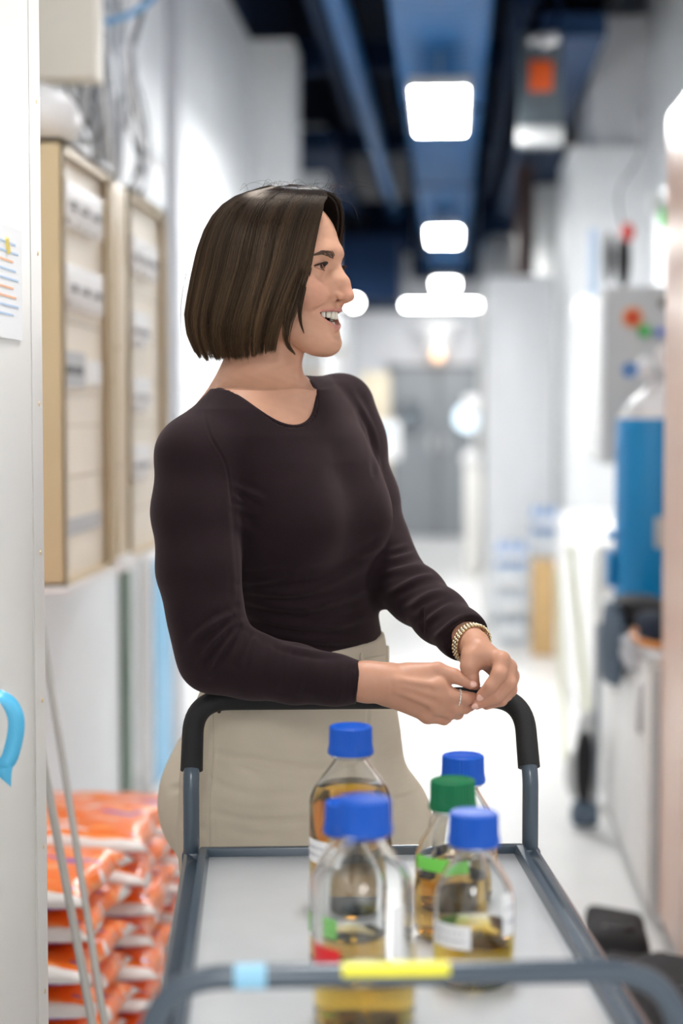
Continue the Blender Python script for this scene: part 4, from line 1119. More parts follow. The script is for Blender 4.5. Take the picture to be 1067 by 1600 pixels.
lipu = g(H[:, 2]-(-0.0592-0.0030*t_**2), 0.0034)*(H[:, 0] > 0.064)*(ay < 0.0295)
lipl = g(H[:, 2]-(-0.0825+0.0170*t_**2), 0.0050-0.002*t_)*(H[:, 0] > 0.064)*(ay < 0.0295)
blend(np.clip(lipu+lipl, 0, 1)*0.85, (0.45, 0.17, 0.155))
inm = (H[:, 0] > 0.03) & (H[:, 0] < 0.0855-0.019*t_**2) & (H[:, 2] < -0.058) & (H[:, 2] > -0.0805) & (ay < 0.0275)
hn = hv.normals(V)
cav = inm & (hv.sample(V+np.array([0, 0, 0])) < 1)
cav = cav & (((np.abs(hn @ HM[:, 2]) > 0.75) & (H[:, 0] < 0.082-0.019*t_**2)) | (H[:, 0] < 0.062))
col[cav] = (0.10, 0.02, 0.02)
lash = g(H[:, 2]-(0.0045*(1-((ay-0.0320)/0.014)**2)+0.0006), 0.0009)*(ay > 0.0185)*(ay < 0.046)*(H[:, 0] > 0.062)
blend(lash*0.7, (0.05, 0.03, 0.025))
# faint freckles of tone
col *= (1+0.03*np.sin(V[:, :1]*210+3*np.sin(V[:, 2:3]*160))*np.cos(V[:, 2:3]*190))
PARTS = [(V, F, col)]

# ---------------- skin: arms inside the sleeves, torso, legs
bv = Vol((-0.45, 2.15, 0.0), (0.35, 2.95, 1.30), 0.007)
build_cloth(bv, -0.010)
bv.op((-1, 1, 0), (1, 4, 3), torso_fn(-0.012, P3(500, 640, 2.55)[2], P3(500, 1400, 2.6)[2]), 0.02)
hipc = bodypt(1290, 0, 0)
KR = hipc+np.array([-0.075, -0.02, 0]); KL = hipc+np.array([0.085, 0.03, 0])
KR[2] = KL[2] = 0.74
LEG = []
for s, K in ((-1, KR), (1, KL)):
    kn = np.array([K[0]+0.01*s, K[1]-0.01, 0.46]); an = np.array([K[0]+0.012*s, K[1]+0.02, 0.085]); LEG.append((K, kn, an))
    bv.chain([K, kn, an+[0, 0, 0.18], an], [0.078, 0.052, 0.048, 0.034], 0.02, 0.02)
    bv.chain([an, an+[BF[0]*0.13, BF[1]*0.13, -0.055]], [0.034, 0.022], 0.02)
    bv.ell(an+[BF[0]*0.02, BF[1]*0.02, -0.058], (0.032, 0.032, 0.025), None, 0.02)
Vb, Fb = bv.mesh()
PARTS.append((Vb, Fb, np.tile(base, (len(Vb), 1))))

# ---------------- hands
hd = Vol(P3(555, 1150, 2.345)-np.array([0, 0.075, 0]), P3(815, 980, 2.345)+np.array([0, 0.095, 0]), 0.00095)
hd2 = Vol(hd.lo, hd.lo+hd.h*(hd.n-1), 0.00095)
def Q(px, py, dz=0.0): return P3(px, py, 2.345+dz)
PX = 2.345/FPX          # metres per pixel at the hands
def fing(vol, pts, rs, k0=0.006, k1=0.0035):
    P = [Q(*p) for p in pts]; R_ = [r*PX for r in rs]
    for i in range(len(P)-1):
        vol.cone(P[i], P[i+1], R_[i], R_[i+1], k0 if i == 0 else k1)
    return P
# her right hand (left in view), back towards the camera
hd.chain([Q(535, 1066, 0.004), Q(575, 1067.5, 0.004), Q(605, 1068, 0.003)], [27*PX, 28.5*PX, 29*PX], 0.01, 0.012)
hd.ell(Q(572, 1050, 0.0), (24*PX, 14*PX, 14*PX), None, 0.015)
for (a, b, ra, rb) in (((600, 1056, 0), (684, 1070, -0.004), 17, 13.5), ((602, 1068, 0), (690, 1087, -0.006), 17, 13),
                       ((604, 1080, 0.004), (680, 1102, -0.002), 16, 12.5), ((606, 1088, 0.010), (667, 1117, 0.006), 15, 11.5)):
    hd.cone(Q(*a), Q(*b), ra*PX, rb*PX, 0.012)
hd.cone(Q(612, 1054, 0.012), Q(665, 1054, 0.012), 16*PX, 13*PX, 0.012)      # thumb mount
THR = fing(hd, [(640, 1053, 0.006), (684, 1047, 0.002), (709, 1056, -0.003), (736, 1069, -0.006)], [17, 12.5, 11.5, 8.6], 0.010)
INR = fing(hd, [(684, 1072, -0.004), (706, 1088, -0.008), (726, 1091, -0.006), (738, 1091, -0.002)], [13.2, 12.2, 10.8, 9.4], 0.006)
MIR = fing(hd, [(689, 1090, -0.005), (712, 1106, -0.006), (726, 1106, 0.004), (735, 1103, 0.014)], [12.5, 10.6, 9.6, 8.6], 0.006)
RIR = fing(hd, [(680, 1104, -0.002), (704, 1114.5, -0.001), (715, 1115, 0.012), (712, 1108, 0.022)], [12.0, 9.8, 9.2, 8.4], 0.006)
PIR = fing(hd, [(668, 1119, 0.006), (694, 1124.5, 0.006), (698, 1122, 0.018), (690, 1114, 0.026)], [10.8, 8.4, 8.0, 7.4], 0.006)
# knuckles, tendons
for (x, y, d, r) in ((686, 1071, -0.009, 8), (690, 1089, -0.010, 7.5), (681, 1104, -0.007, 7.5), (668, 1119, 0.0, 7)): hd.ell(Q(x, y, d), (r*PX,)*3, None, 0.012)
for (x0, y0, x1, y1) in ((618, 1062, 676, 1070), (620, 1071, 680, 1087), (620, 1080, 672, 1101)): hd.cone(Q(x0, y0, -0.0180), Q(x1, y1, -0.0160), 1.0*PX, 1.6*PX, 0.010)
# her left hand
hd2.chain([P3(726, 995, 2.40), Q(741, 1008, 0.035), Q(752, 1025, 0.015)], [23*PX, 22*PX, 21*PX], 0.01, 0.012)
for (a, b, ra, rb) in (((750, 1018, 0.012), (783, 1032, -0.002), 17, 12.5), ((752, 1020, 0.020), (793, 1042, 0.008), 15, 12),
                       ((752, 1022, 0.028), (796, 1056, 0.018), 14, 11.5), ((752, 1024, 0.034), (793, 1070, 0.028), 13, 10.5)):
    hd2.cone(Q(*a), Q(*b), ra*PX, rb*PX, 0.010)
hd2.cone(Q(742, 1016, 0.014), Q(735, 1040, 0.0), 16*PX, 13.5*PX, 0.014)
THL = fing(hd2, [(735, 1026, 0.004), (733, 1042, -0.001), (737, 1058, -0.001), (742, 1070, 0.002)], [14.5, 12.8, 11, 8.5], 0.008)
INL = fing(hd2, [(783, 1031, -0.004), (780, 1053, -0.018), (767, 1072, -0.020), (753, 1086, -0.013)], [12.5, 12.2, 10.5, 8.8], 0.007)
MIL = fing(hd2, [(793, 1043, 0.004), (795, 1068, -0.010), (775, 1088, -0.013), (745, 1101, -0.008)], [12, 11.6, 10.2, 8.0], 0.006)
RIL = fing(hd2, [(797, 1056, 0.016), (797, 1078, 0.004), (783, 1094, 0.001), (760, 1101, 0.004)], [11.6, 10.6, 9.4, 8.4], 0.006)
PIL = fing(hd2, [(793, 1070, 0.026), (791, 1086, 0.018), (780, 1095, 0.014), (764, 1099, 0.014)], [10.4, 9.4, 8.8, 8.0], 0.006)
for (x, y, d) in ((785, 1030, -0.008), (797, 1043, 0.002), (801, 1057, 0.013)): hd2.ell(Q(x, y, d), (7.5*PX,)*3, None, 0.010)
for vol, fs in ((hd, (THR, INR, MIR, RIR, PIR)), (hd2, (THL, INL, MIL, RIL, PIL))):
    V, F = vol.mesh()
    c = np.tile(np.array([0.51, 0.268, 0.178]), (len(V), 1))
    for fg in fs:
        for j, (pt, rr_) in enumerate(((fg[-1], 0.013), (fg[-2], 0.008), (fg[-3], 0.008))):
            m = np.exp(-(np.linalg.norm(V-pt, axis=1)/rr_)**2)[:, None]*0.30
            c = c*(1-m)+np.array([0.55, 0.22, 0.155])*m
    PARTS.append((V, F, c))
off = 0; VV, FF, CC = [], [], []
for (v, f, c) in PARTS: VV.append(v); FF.append(f+off); CC.append(c); off += len(v)
skin = principled('skin', (0.8, 0.5, 0.4), 0.48, 0, 0.35)
n_, l_, b_ = nodes(skin)
at = n_.new('ShaderNodeAttribute'); at.attribute_name = 'tone'
no = n_.new('ShaderNodeTexNoise'); no.inputs['Scale'].default_value = 55; no.inputs['Detail'].default_value = 5
mx = n_.new('ShaderNodeMix'); mx.data_type = 'RGBA'; mx.blend_type = 'MULTIPLY'
rp_ = n_.new('ShaderNodeValToRGB'); rp_.color_ramp.elements[0].color = (0.88, 0.84, 0.82, 1); rp_.color_ramp.elements[1].color = (1.1, 1.1, 1.1, 1)
tc_ = n_.new('ShaderNodeTexCoord'); l_.new(tc_.outputs['Object'], no.inputs['Vector'])
l_.new(no.outputs['Fac'], rp_.inputs[0]); mx.inputs[0].default_value = 0.6
l_.new(at.outputs['Color'], mx.inputs[6]); l_.new(rp_.outputs[0], mx.inputs[7]); l_.new(mx.outputs[2], b_.inputs['Base Color'])
b_.inputs['Subsurface Weight'].default_value = 0.18; b_.inputs['Subsurface Radius'].default_value = (0.012, 0.005, 0.003); b_.inputs['Subsurface Scale'].default_value = 0.6
nb = n_.new('ShaderNodeTexNoise'); nb.inputs['Scale'].default_value = 420; nb.inputs['Detail'].default_value = 3; l_.new(tc_.outputs['Object'], nb.inputs['Vector'])
bpn = n_.new('ShaderNodeBump'); bpn.inputs['Strength'].default_value = 0.12; bpn.inputs['Distance'].default_value = 0.001
l_.new(nb.outputs['Fac'], bpn.inputs['Height']); l_.new(bpn.outputs[0], b_.inputs['Normal'])
me = np_mesh('body', L3(np.concatenate(VV)), np.concatenate(FF), np.concatenate(CC))
body = link('body', me, skin, person)

# nails
nailm = principled('nail', (0.72, 0.42, 0.34), 0.22, 0, 0.6)
def nail(fg, side, r):
    a, b = np.array(fg[-2]), np.array(fg[-1]); d = (b-a)/np.linalg.norm(b-a); s = np.array(side, float); s -= d*s.dot(d); s /= np.linalg.norm(s); t = np.cross(d, s)
    c = b+s*r*0.78+d*r*0.25
    M = Matrix(((t[0], d[0], s[0], 0), (t[1], d[1], s[1], 0), (t[2], d[2], s[2], 0), (0, 0, 0, 1)))
    MB().ball(L3(c), (r*0.62, r*0.85, r*0.30), 16, M=M).build('fingernail', nailm, person)
nail(THR, (0.15, -1, 0.35), 8.6*PX); nail(INL, (-0.2, -1, -0.15), 8.8*PX); nail(MIL, (-0.1, -1, -0.1), 8.0*PX)

# eyes, teeth
eyew = principled('eye_white', (0.78, 0.76, 0.74), 0.12, 0, 0.6); iris = principled('iris_brown', (0.045, 0.022, 0.012), 0.1); pup = principled('pupil', (0.002, 0.002, 0.002), 0.05)
for s in (-1, 1):
    c = hp(0.0700, s*0.0325, -0.001)
    e = MB().ball(L3(c), 0.0124*HS, 32).build('eyeball', eyew, person)
    gz = np.array([0.995, 0.06, 0.0]); gz /= np.linalg.norm(gz); gd = HM@gz
    M = Vector(gd).to_track_quat('Z', 'Y').to_matrix().to_4x4()
    q = MB(); prof = [(0, 0.0126), (0.002, 0.01245), (0.0058, 0.0111), (0.0059, 0.0108)]
    q.lathe([(0.0022, 0.01252), (0.0042, 0.0120), (0.0061, 0.0110), (0.0061, 0.0105)], M=Matrix.Translation(Vector(L3(c))) @ M).build('iris', iris, e)
    MB().lathe([(0, 0.01275), (0.0023, 0.0126), (0.0024, 0.0122)], M=Matrix.Translation(Vector(L3(c))) @ M).build('pupil', pup, e)
toothm = principled('tooth', (0.66, 0.61, 0.52), 0.18, 0, 0.6, Subsurface_Weight=0.1)
q = MB()
ws = [0.0042, 0.0034, 0.0038, 0.0035, 0.0034, 0.0034]; y = 0.0
def arch(y): return 0.0898-0.0172*(y/0.0270)**2
ty = 0.0
for i, wt in enumerate(ws):
    yc = ty+wt; ty += 2*wt
    for s in (-1, 1):
        x = arch(yc); sl = math.atan2(2*0.0172*yc/0.0270**2, 1)
        hgt = (0.0125, 0.0112, 0.0120, 0.0102, 0.0090, 0.008)[i]
        M = Matrix.Rotation(-s*sl, 4, 'Z')
        R4 = Matrix(((HM[0, 0], HM[0, 1], 0, 0), (HM[1, 0], HM[1, 1], 0, 0), (0, 0, 1, 0), (0, 0, 0, 1)))
        T = Matrix.Translation(Vector(L3(hp(x-0.0035, s*yc, -0.0605-hgt/2+0.001+0.0004*i)))) @ R4 @ M
        q.box((-0.0035, -wt*0.97, -hgt/2), (0.0035, wt*0.97, hgt/2), 0.0022, seg=3, M=T)
q.build('upper_teeth', toothm, person)
q = MB(); ty = 0
for i, wt in enumerate([0.0028, 0.0029, 0.0032, 0.0033]):
    yc = ty+wt; ty += 2*wt
    for s in (-1, 1):
        x = arch(yc)-0.004; sl = math.atan2(2*0.0172*yc/0.0270**2, 1)
        T = Matrix.Translation(Vector(L3(hp(x-0.003, s*yc, -0.0815+0.012*(yc/0.0275)**2)))) @ R4 @ Matrix.Rotation(-s*sl, 4, 'Z')
        q.box((-0.003, -wt*0.95, -0.004), (0.003, wt*0.95, 0.004), 0.0018, seg=3, M=T)
q.build('lower_teeth', toothm, person)
MB().ball(L3(hp(0.060, 0, -0.080)), (0.018, 0.016, 0.006)).build('tongue', principled('tongue', (0.45, 0.12, 0.11), 0.35), person)

# brows and lashes
hairdk = principled('brow_hair', (0.085, 0.050, 0.035), 0.55)
def surf(p, d=0.0):
    """nearest head surface to a head-frame point, walking along the field's slope"""
    v = np.array([hp(*p)])
    for _ in range(6):
        v = v-hv.normals(v)*np.clip(hv.sample(v)-d, -0.004, 0.004)[:, None]
    return v[0]
for s in (-1, 1):
    q = MB()
    for k in range(210):
        a = rng.random(); x0 = 0.0135+0.0325*a
        zc = 0.0165+0.0036*math.sin(min(1, a*1.25)*PI*0.60)-0.004*max(0, a-0.6)*2.0
        w_ = 0.0040*(1-0.62*a)
        z0 = zc+rng.uniform(-1, 1)*w_
        st = (0.095-0.32*x0, s*x0, z0-0.0); en = (0.095-0.32*(x0+0.006), s*(x0+0.0035+0.0035*a), z0+0.0042*(1-a*1.3)-0.0012)
        A = surf(st, 0.0003); B = surf(en, 0.0009); Mi = surf(tuple((np.array(st)+np.array(en))/2), 0.0008)
        q.tube([L3(A), L3(Mi), L3(B)], [0.00032, 0.00028, 0.00008], 4)
    q.build('eyebrow', hairdk, person)
    q = MB()
    for k in range(46):
        t = -0.95+1.9*k/45; hy = 0.0320+0.0138*t; z = 0.0042*(1-t*t)+0.0005
        hx = 0.0700+math.sqrt(max(1e-6, 0.0136**2-(hy-0.0325)**2-z*z))
        p0 = np.array([hx, s*hy, z]); d = np.array([0.0072, s*0.0042*t, 0.0005])
        q.tube([L3(hp(*p0)), L3(hp(*(p0+d*0.5+[0, 0, -0.0008]))), L3(hp(*(p0+d+[0, 0, 0.0022])))], [0.0005, 0.0004, 0.0001], 4)
        if k % 2 == 0:
            z = -0.0030*(1-t*t)-0.0004; p0 = np.array([hx-0.0002, s*hy, z])
            q.tube([L3(hp(*p0)), L3(hp(*(p0+np.array([0.0035, s*0.001*t, -0.0018]))))], [0.0002, 0.00005], 4)
    q.build('eyelashes', principled('lash_hair', (0.02, 0.012, 0.010), 0.6), person)

# ---------------- hair
def table(z, t): 
    zs = [a for a, _ in t]; vs = [b for _, b in t]; return np.interp(z, zs, vs)
RB = [(-0.13, 0.137), (-0.115, 0.145), (-0.09, 0.149), (-0.06, 0.147), (-0.03, 0.141), (0.0, 0.134), (0.03, 0.126), (0.06, 0.114), (0.08, 0.102), (0.095, 0.088), (0.107, 0.070), (0.115, 0.050), (0.120, 0.030), (0.1225, 0.012)]
RF = [(-0.13, 0.082), (-0.09, 0.086), (0.0, 0.096), (0.05, 0.0985), (0.08, 0.0985), (0.097, 0.094), (0.107, 0.083), (0.115, 0.062), (0.120, 0.038), (0.1225, 0.015)]
RY = [(-0.13, 0.083), (-0.11, 0.091), (-0.08, 0.0945), (-0.04, 0.0945), (0.0, 0.0925), (0.03, 0.090), (0.06, 0.083), (0.08, 0.072), (0.095, 0.058), (0.107, 0.040), (0.115, 0.022), (0.120, 0.008), (0.1225, 0.0)]
def ring(z, ph, sc=1.0):
    """head-frame point of the hair's outside at height z and turn ph (0 front, positive her left)"""
    rb, rf, ry = table(z, RB), table(z, RF), table(z, RY)
    c = math.cos(ph); r = rf*max(0, c)**1 if c > 0 else rb*c
    zz = z-0.0035*max(0, 1-abs(z-0.118)/0.01)*abs(math.sin(ph))
    return np.array([r*sc, ry*math.sin(ph)*sc, zz])
ZT = 0.1222
def edge_near(z): return math.radians(np.interp(z, [-0.13, -0.09, -0.05, 0.0, 0.05, 0.09, 0.12], [69, 62, 53, 42, 36, 30, 6]))
def edge_far(z): return math.radians(np.interp(z, [-0.13, 0.0, 0.03, 0.06, 0.09, 0.12], [100, 80, 52, 33, 20, 4]))
def hem(ph): return -0.124+0.004*math.sin(ph*3)
# inner mass under the strands
q = MB(); NP, NZs = 90, 46; gr = []
for i in range(NZs+1):
    s = i/NZs; z = ZT-(ZT+0.098)*(s**1.35); row = []
    a0 = edge_near(z)+math.radians(4); a1 = edge_far(z)+math.radians(6)
    for j in range(NP+1):
        ph = -a0-(2*PI-a0-a1)*j/NP
        sc_ = 0.955 if z > 0.05 else 0.955-0.12*min(1, max(0, -z-0.05)/0.06)
        row.append(q.bm.verts.new(L3(hp(*ring(z, ph, sc_)))))
    gr.append(row)
for i in range(NZs):
    for j in range(NP): q.bm.faces.new((gr[i][j], gr[i][j+1], gr[i+1][j+1], gr[i+1][j]))
hm0 = principled('hair_underlayer', (0.012, 0.007, 0.005), 0.6)
hair0 = q.build('hair_underlayer', hm0, person, angle=180)
md = hair0.modifiers.new('thick', 'SOLIDIFY'); md.thickness = 0.004; md.offset = -1.0
# strands
SV, SF, SCOL = [], [], []; so = 0
def strand(P, r0, tone, taper=0.35, seg=3):
    global so
    P = np.array(P); n = len(P); T = np.gradient(P, axis=0); T /= (np.linalg.norm(T, axis=1, keepdims=True)+1e-9)
    O_ = P-hp(0, 0, 0.0); A = np.cross(T, O_); A /= (np.linalg.norm(A, axis=1, keepdims=True)+1e-9); B = np.cross(T, A)
    rr_ = r0*np.minimum(1, (1-np.linspace(0, 1, n))/taper*0.9+0.12)
    for k in range(seg):
        a = 2*PI*k/seg; SV.append(P+(A*math.cos(a)+B*math.sin(a))*rr_[:, None])
    i = np.arange(n-1)
    for k in range(seg):
        k2 = (k+1) % seg
        SF.append(np.stack([so+k*n+i, so+k2*n+i, so+k2*n+i+1, so+k*n+i+1], 1))
    cc = np.linspace(0, 1, n)[:, None]
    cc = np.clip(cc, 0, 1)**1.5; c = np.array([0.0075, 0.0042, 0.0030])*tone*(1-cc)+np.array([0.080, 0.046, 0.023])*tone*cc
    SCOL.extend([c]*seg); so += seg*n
NST = 8200; n = 22
NCL = 340; CT = rng.random(NCL); CTone = rng.uniform(0.28, 1.5, NCL); CLay = rng.random(NCL); CNear = rng.random(NCL) < 0.62; CPh = rng.uniform(0, 6.28, NCL)
for k in range(NST):
    u = rng.random()
    ci = rng.integers(0, NCL); near = CNear[ci]; ct = CT[ci]+rng.normal(0, 0.006)
    if near: tgt = math.radians(33+149*ct); sg = -1
    else: tgt = math.radians(45+137*ct); sg = 1
    tgt += rng.normal(0, 0.022)
    td = math.degrees(tgt); sm_ = lambda v: min(1, max(0, v))**2*(3-2*min(1, max(0, v)))
    z_end = -0.124-0.003*abs(rng.normal(0, 1))+0.017*sm_((td-125)/55)+0.009*sm_((75-td)/35)
    lay = 1.0-0.030*CLay[ci]**1.5-0.018*rng.random()
    pw = rng.uniform(1.2, 1.6); ph_w = rng.uniform(0, 6.28); am = rng.uniform(0, 0.010)
    pts = []
    clump = 0.016*math.sin(CPh[ci])+0.010*math.sin(CPh[ci]*3)
    for i in range(n):
        s = i/(n-1); z = ZT-(ZT-z_end)*(s**pw) if s > 0 else ZT
        e = edge_near(z) if near else edge_far(z)
        lo_t = math.radians(33 if near else 45)
        f_ = (tgt-lo_t)/(PI-lo_t)
        ph = e+(PI-e)*max(0.0, f_)
        ph += (clump-(tgt-math.radians(33+149*CT[ci] if near else 45+137*CT[ci]))*0.40*s)*s*(1-0.5*f_)+am*math.sin(s*5+ph_w)*s
        sc_ = lay*(1+0.006*math.sin(tgt*37+s*2)*s)
        if s > 0.80: sc_ *= 1-1.15*(s-0.80)**1.5*(0.7+0.5*math.sin(tgt*9)**2)
        p = ring(z, sg*ph, sc_)
        p[0] += 0.0
        pts.append(hp(*p))
    strand(pts, rng.uniform(0.00042, 0.00075), CTone[ci]*rng.uniform(0.7, 1.35)*(1+0.3*math.sin(tgt*19)*math.sin(tgt*7+1)))
for k in range(150):
    ct = math.radians(rng.uniform(-7, 1)); pts = []; zq = -0.03-0.06*rng.random()
    for i in range(n):
        s = i/(n-1); z = ZT-(ZT-zq)*s**1.4
        pts.append(hp(*ring(z, -(edge_near(z)+ct*s), 0.992-0.015*rng.random()*0)))
    strand(pts, rng.uniform(0.0003, 0.0005), rng.uniform(0.5, 1.4))
# two thin locks hanging in front of the cheek
def lock(pts, cnt, spread, tip):
    pts = [np.array(p) for p in pts]
    for k in range(cnt):
        o_ = rng.normal(0, 1, 3)*spread; P = []
        L_ = len(pts)
        for i, p in enumerate(smoothpath(pts, 6)):
            s = i/(6*(L_-1)); P.append(p+o_*(1-0.85*max(0, (s-tip)/(1-tip)))*min(1, 0.3+s*2))
        cut = rng.integers(0, 4)
        if cut: P = P[:-cut]
        strand(P, rng.uniform(0.0004, 0.0007), rng.uniform(0.6, 1.05))
lz = -0.055
def face_pt(px, py, dv): return P3(px, py, HO[1]+dv)
lock([face_pt(497, 318, -0.030), face_pt(490, 360, -0.048), face_pt(483, 405, -0.070), face_pt(475, 445, -0.082), face_pt(469, 480, -0.083), face_pt(470, 503, -0.080), face_pt(475, 521, -0.076)], 60, 0.0021, 0.45)
lock([face_pt(500, 322, -0.030), face_pt(489, 370, -0.055), face_pt(474, 420, -0.078), face_pt(460, 465, -0.088), face_pt(448, 505, -0.090), face_pt(448, 535, -0.087), face_pt(461, 554, -0.080)], 110, 0.0034, 0.5)
lock([face_pt(500, 318, -0.026), face_pt(498, 340, -0.034), face_pt(494, 368, -0.048), face_pt(487, 398, -0.064)], 26, 0.0020, 0.2)
# far side front hair seen past the forehead
for k in range(260):
    a = rng.random(); x0 = rng.uniform(498, 522)
    P = [P3(x0, 304+rng.uniform(-3, 4), HO[1]-0.012), P3(525+rng.uniform(-3, 4), 312+a*8, HO[1]+0.0), P3(529+rng.uniform(-3, 5), 335, HO[1]+0.012), P3(530+rng.uniform(-3, 5), 360, HO[1]+0.024), P3(531+rng.uniform(-4, 3), 380+rng.uniform(-8, 8), HO[1]+0.035), P3(520, 420, HO[1]+0.062)]
    strand(smoothpath(P, 4), rng.uniform(0.0003, 0.0006), rng.uniform(0.9, 1.7))
# flyaway hairs on the crown
for k in range(44):
    x0 = rng.uniform(-0.05, 0.10); y0 = rng.normal(0, 0.022)
    z0 = 0.112 if x0 < 0.05 else 0.104
    d = rng.normal(0, 1, 3)*[0.02, 0.018, 0.002]+[0.010, 0, -0.002]
    P = [hp(x0, y0, z0), hp(*(np.array([x0, y0, z0+0.013])+d*0.5)), hp(*(np.array([x0, y0, z0+0.014])+d)), hp(*(np.array([x0, y0, z0+0.006])+d*1.7))]
    strand(smoothpath(P, 4), 0.00018, rng.uniform(1.0, 2.2))
for (a, b, c, d) in (((512, 303), (520, 285), (532, 290), (536, 312)), ((505, 300), (515, 276), (508, 270), (500, 272)), ((520, 305), (541, 300), (545, 288), (536, 280)), ((530, 312), (548, 318), (556, 330), (560, 345)),
                     ((300, 400), (286, 450), (282, 500), (286, 545)), ((302, 380), (290, 430), (283, 480), (284, 530)), ((305, 372), (292, 420), (288, 470), (286, 520))):
    P = [P3(p[0], p[1], HO[1]-0.01) for p in (a, b, c, d)]; strand(smoothpath(P, 6), 0.00022, 1.6)
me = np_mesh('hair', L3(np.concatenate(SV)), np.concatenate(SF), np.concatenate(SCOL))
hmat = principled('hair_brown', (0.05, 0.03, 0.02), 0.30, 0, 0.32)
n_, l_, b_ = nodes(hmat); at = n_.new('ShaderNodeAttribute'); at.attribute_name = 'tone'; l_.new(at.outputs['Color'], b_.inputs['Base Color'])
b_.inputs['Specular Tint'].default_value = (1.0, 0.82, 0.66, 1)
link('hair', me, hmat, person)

# ---------------- sweater
sv = Vol((-0.34, 2.24, P3(500, 1110, 2.4)[2]), (0.23, 2.80, P3(500, 565, 2.6)[2]), 0.0026)
build_cloth(sv, 0.0)
# skirt of the sweater: a slightly looser hem
# sleeves end at the wrists
def halfspace(p, nrm):
    p = np.array(p); nrm = np.array(nrm, float); nrm /= np.linalg.norm(nrm)
    return lambda X, Y, Z: -((X-p[0])*nrm[0]+(Y-p[1])*nrm[1]+(Z-p[2])*nrm[2])
CR = P3(561, 1067, 2.35); dR = WR-FR2
sv.op(CR-0.09, CR+0.09, halfspace(CR, dR), 0.002, 'sub')
CL = P3(728, 998, 2.405); dL = WL-FL2+np.array([0.0, 0.0, 0.004])
sv.op(CL-0.07, CL+0.07, halfspace(CL, dL), 0.002, 'sub')
# neckline: an oval well round the base of the neck
NC = P3(412.5, 622, 2.512)
nax = np.array([0.0, -0.08, 1.0]); nax /= np.linalg.norm(nax)
e2 = np.array([1.0, 0, 0]); e2 -= nax*e2.dot(nax); e2 /= np.linalg.norm(e2); e1 = np.cross(e2, nax)
e1 = e1*np.sign(e1[:2].dot(BF)); NF_, NL_ = 0.092, 0.0765
def neckcut(X, Y, Z):
    x, y, z = X-NC[0], Y-NC[1], Z-NC[2]
    f_ = x*e1[0]+y*e1[1]+z*e1[2]; l_2 = x*e2[0]+y*e2[1]+z*e2[2]
    return np.maximum((np.sqrt((f_/NF_)**2+(l_2/NL_)**2)-1)*0.075, -0.075-z)
sv.op(NC-0.2, NC+0.2, neckcut, 0.003, 'sub')
V, F = sv.mesh(); N = sv.normals(V)
SW = [([(365, 760), (388, 768), (412, 781)], 5, 0.0024), ([(366, 792), (385, 798), (402, 800)], 5, 0.002), ([(364, 775), (380, 786), (398, 790)], 4, 0.0018),
      ([(373, 922), (423, 928), (473, 924), (530, 905), (580, 884)], 7, 0.0030), ([(376, 938), (440, 948), (494, 947), (585, 920)], 6, 0.0034),
      ([(376, 958), (440, 975), (515, 978), (588, 960)], 6, 0.0034), ([(378, 972), (430, 990), (494, 1002), (560, 1003), (604, 999)], 6, 0.0036), ([(415, 994), (460, 1012), (515, 1018), (600, 1010)], 5, 0.0030),
      ([(560, 868), (585, 858), (600, 846)], 6, 0.002), ([(480, 905), (530, 895), (582, 872)], 7, 0.002), ([(372, 905), (400, 908), (440, 900)], 6, 0.0022),
      ([(375, 968), (352, 985), (330, 1007), (314, 1032)], 5, 0.0036, 0, 2.5), ([(378, 974), (355, 1005), (338, 1032), (328, 1055)], 5, 0.0034, 0, 2.5), ([(389, 978), (374, 1010), (366, 1038)], 5, 0.0030, 0, 2.5),
      ([(366, 960), (340, 972), (312, 990), (296, 1008)], 6, 0.0030, 0, 2.5), ([(404, 985), (394, 1012), (390, 1040)], 5, 0.0024, 0, 2.5), ([(425, 1000), (418, 1025), (414, 1060)], 5, 0.0018, 0, 2.5),
      ([(452, 1008), (447, 1040), (440, 1075)], 4, 0.0016, 0, 2.5), ([(478, 1030), (473, 1055), (468, 1082)], 4, 0.0016, 0, 2.5), ([(500, 1036), (496, 1058), (490, 1085)], 4, 0.0013, 0, 2.5), ([(520, 1040), (516, 1065), (511, 1088)], 4, 0.0014, 0, 2.5), ([(537, 1040), (534, 1065), (531, 1090)], 4, 0.0010, 0, 2.5),
      ([(552, 1036), (550, 1066), (550, 1100)], 1.6, -0.0012, 0, 2.5),
      ([(655, 862), (635, 870), (608, 876)], 5, 0.0030), ([(666, 880), (640, 886), (600, 897)], 5, 0.0030), ([(680, 899), (650, 906), (610, 926)], 5, 0.0028), ([(696, 922), (668, 930), (636, 950)], 5, 0.0028),
      ([(712, 944), (690, 955), (655, 980)], 5, 0.0028), ([(726, 962), (705, 975), (672, 1003)], 4.5, 0.0024), ([(738, 974), (720, 988), (692, 1012)], 4, 0.0020), ([(640, 850), (620, 858), (605, 862)], 4, 0.0018),
      ([(560, 640), (575, 670), (584, 705), (586, 740)], 4, -0.0022), ([(548, 610), (565, 640), (576, 670)], 5, 0.0014), ([(500, 600), (530, 596), (555, 600)], 6, 0.0010), ([(505, 612), (530, 604), (560, 612)], 6, 0.0010), ([(583, 700), (588, 725), (592, 745)], 4, 0.002),
      ([(322, 610), (318, 640), (328, 680), (352, 725), (363, 790)], 1.8, -0.0008, 0, 2.6), ([(360, 745), (366, 830), (372, 900), (372, 960)], 4, -0.0008),
      ([(366, 820), (385, 826), (400, 838)], 6, 0.0014)]
SW = [(a[0], a[1], a[2]*1.45)+tuple(a[3:]) for a in SW]
V = creases(V, N, SW)
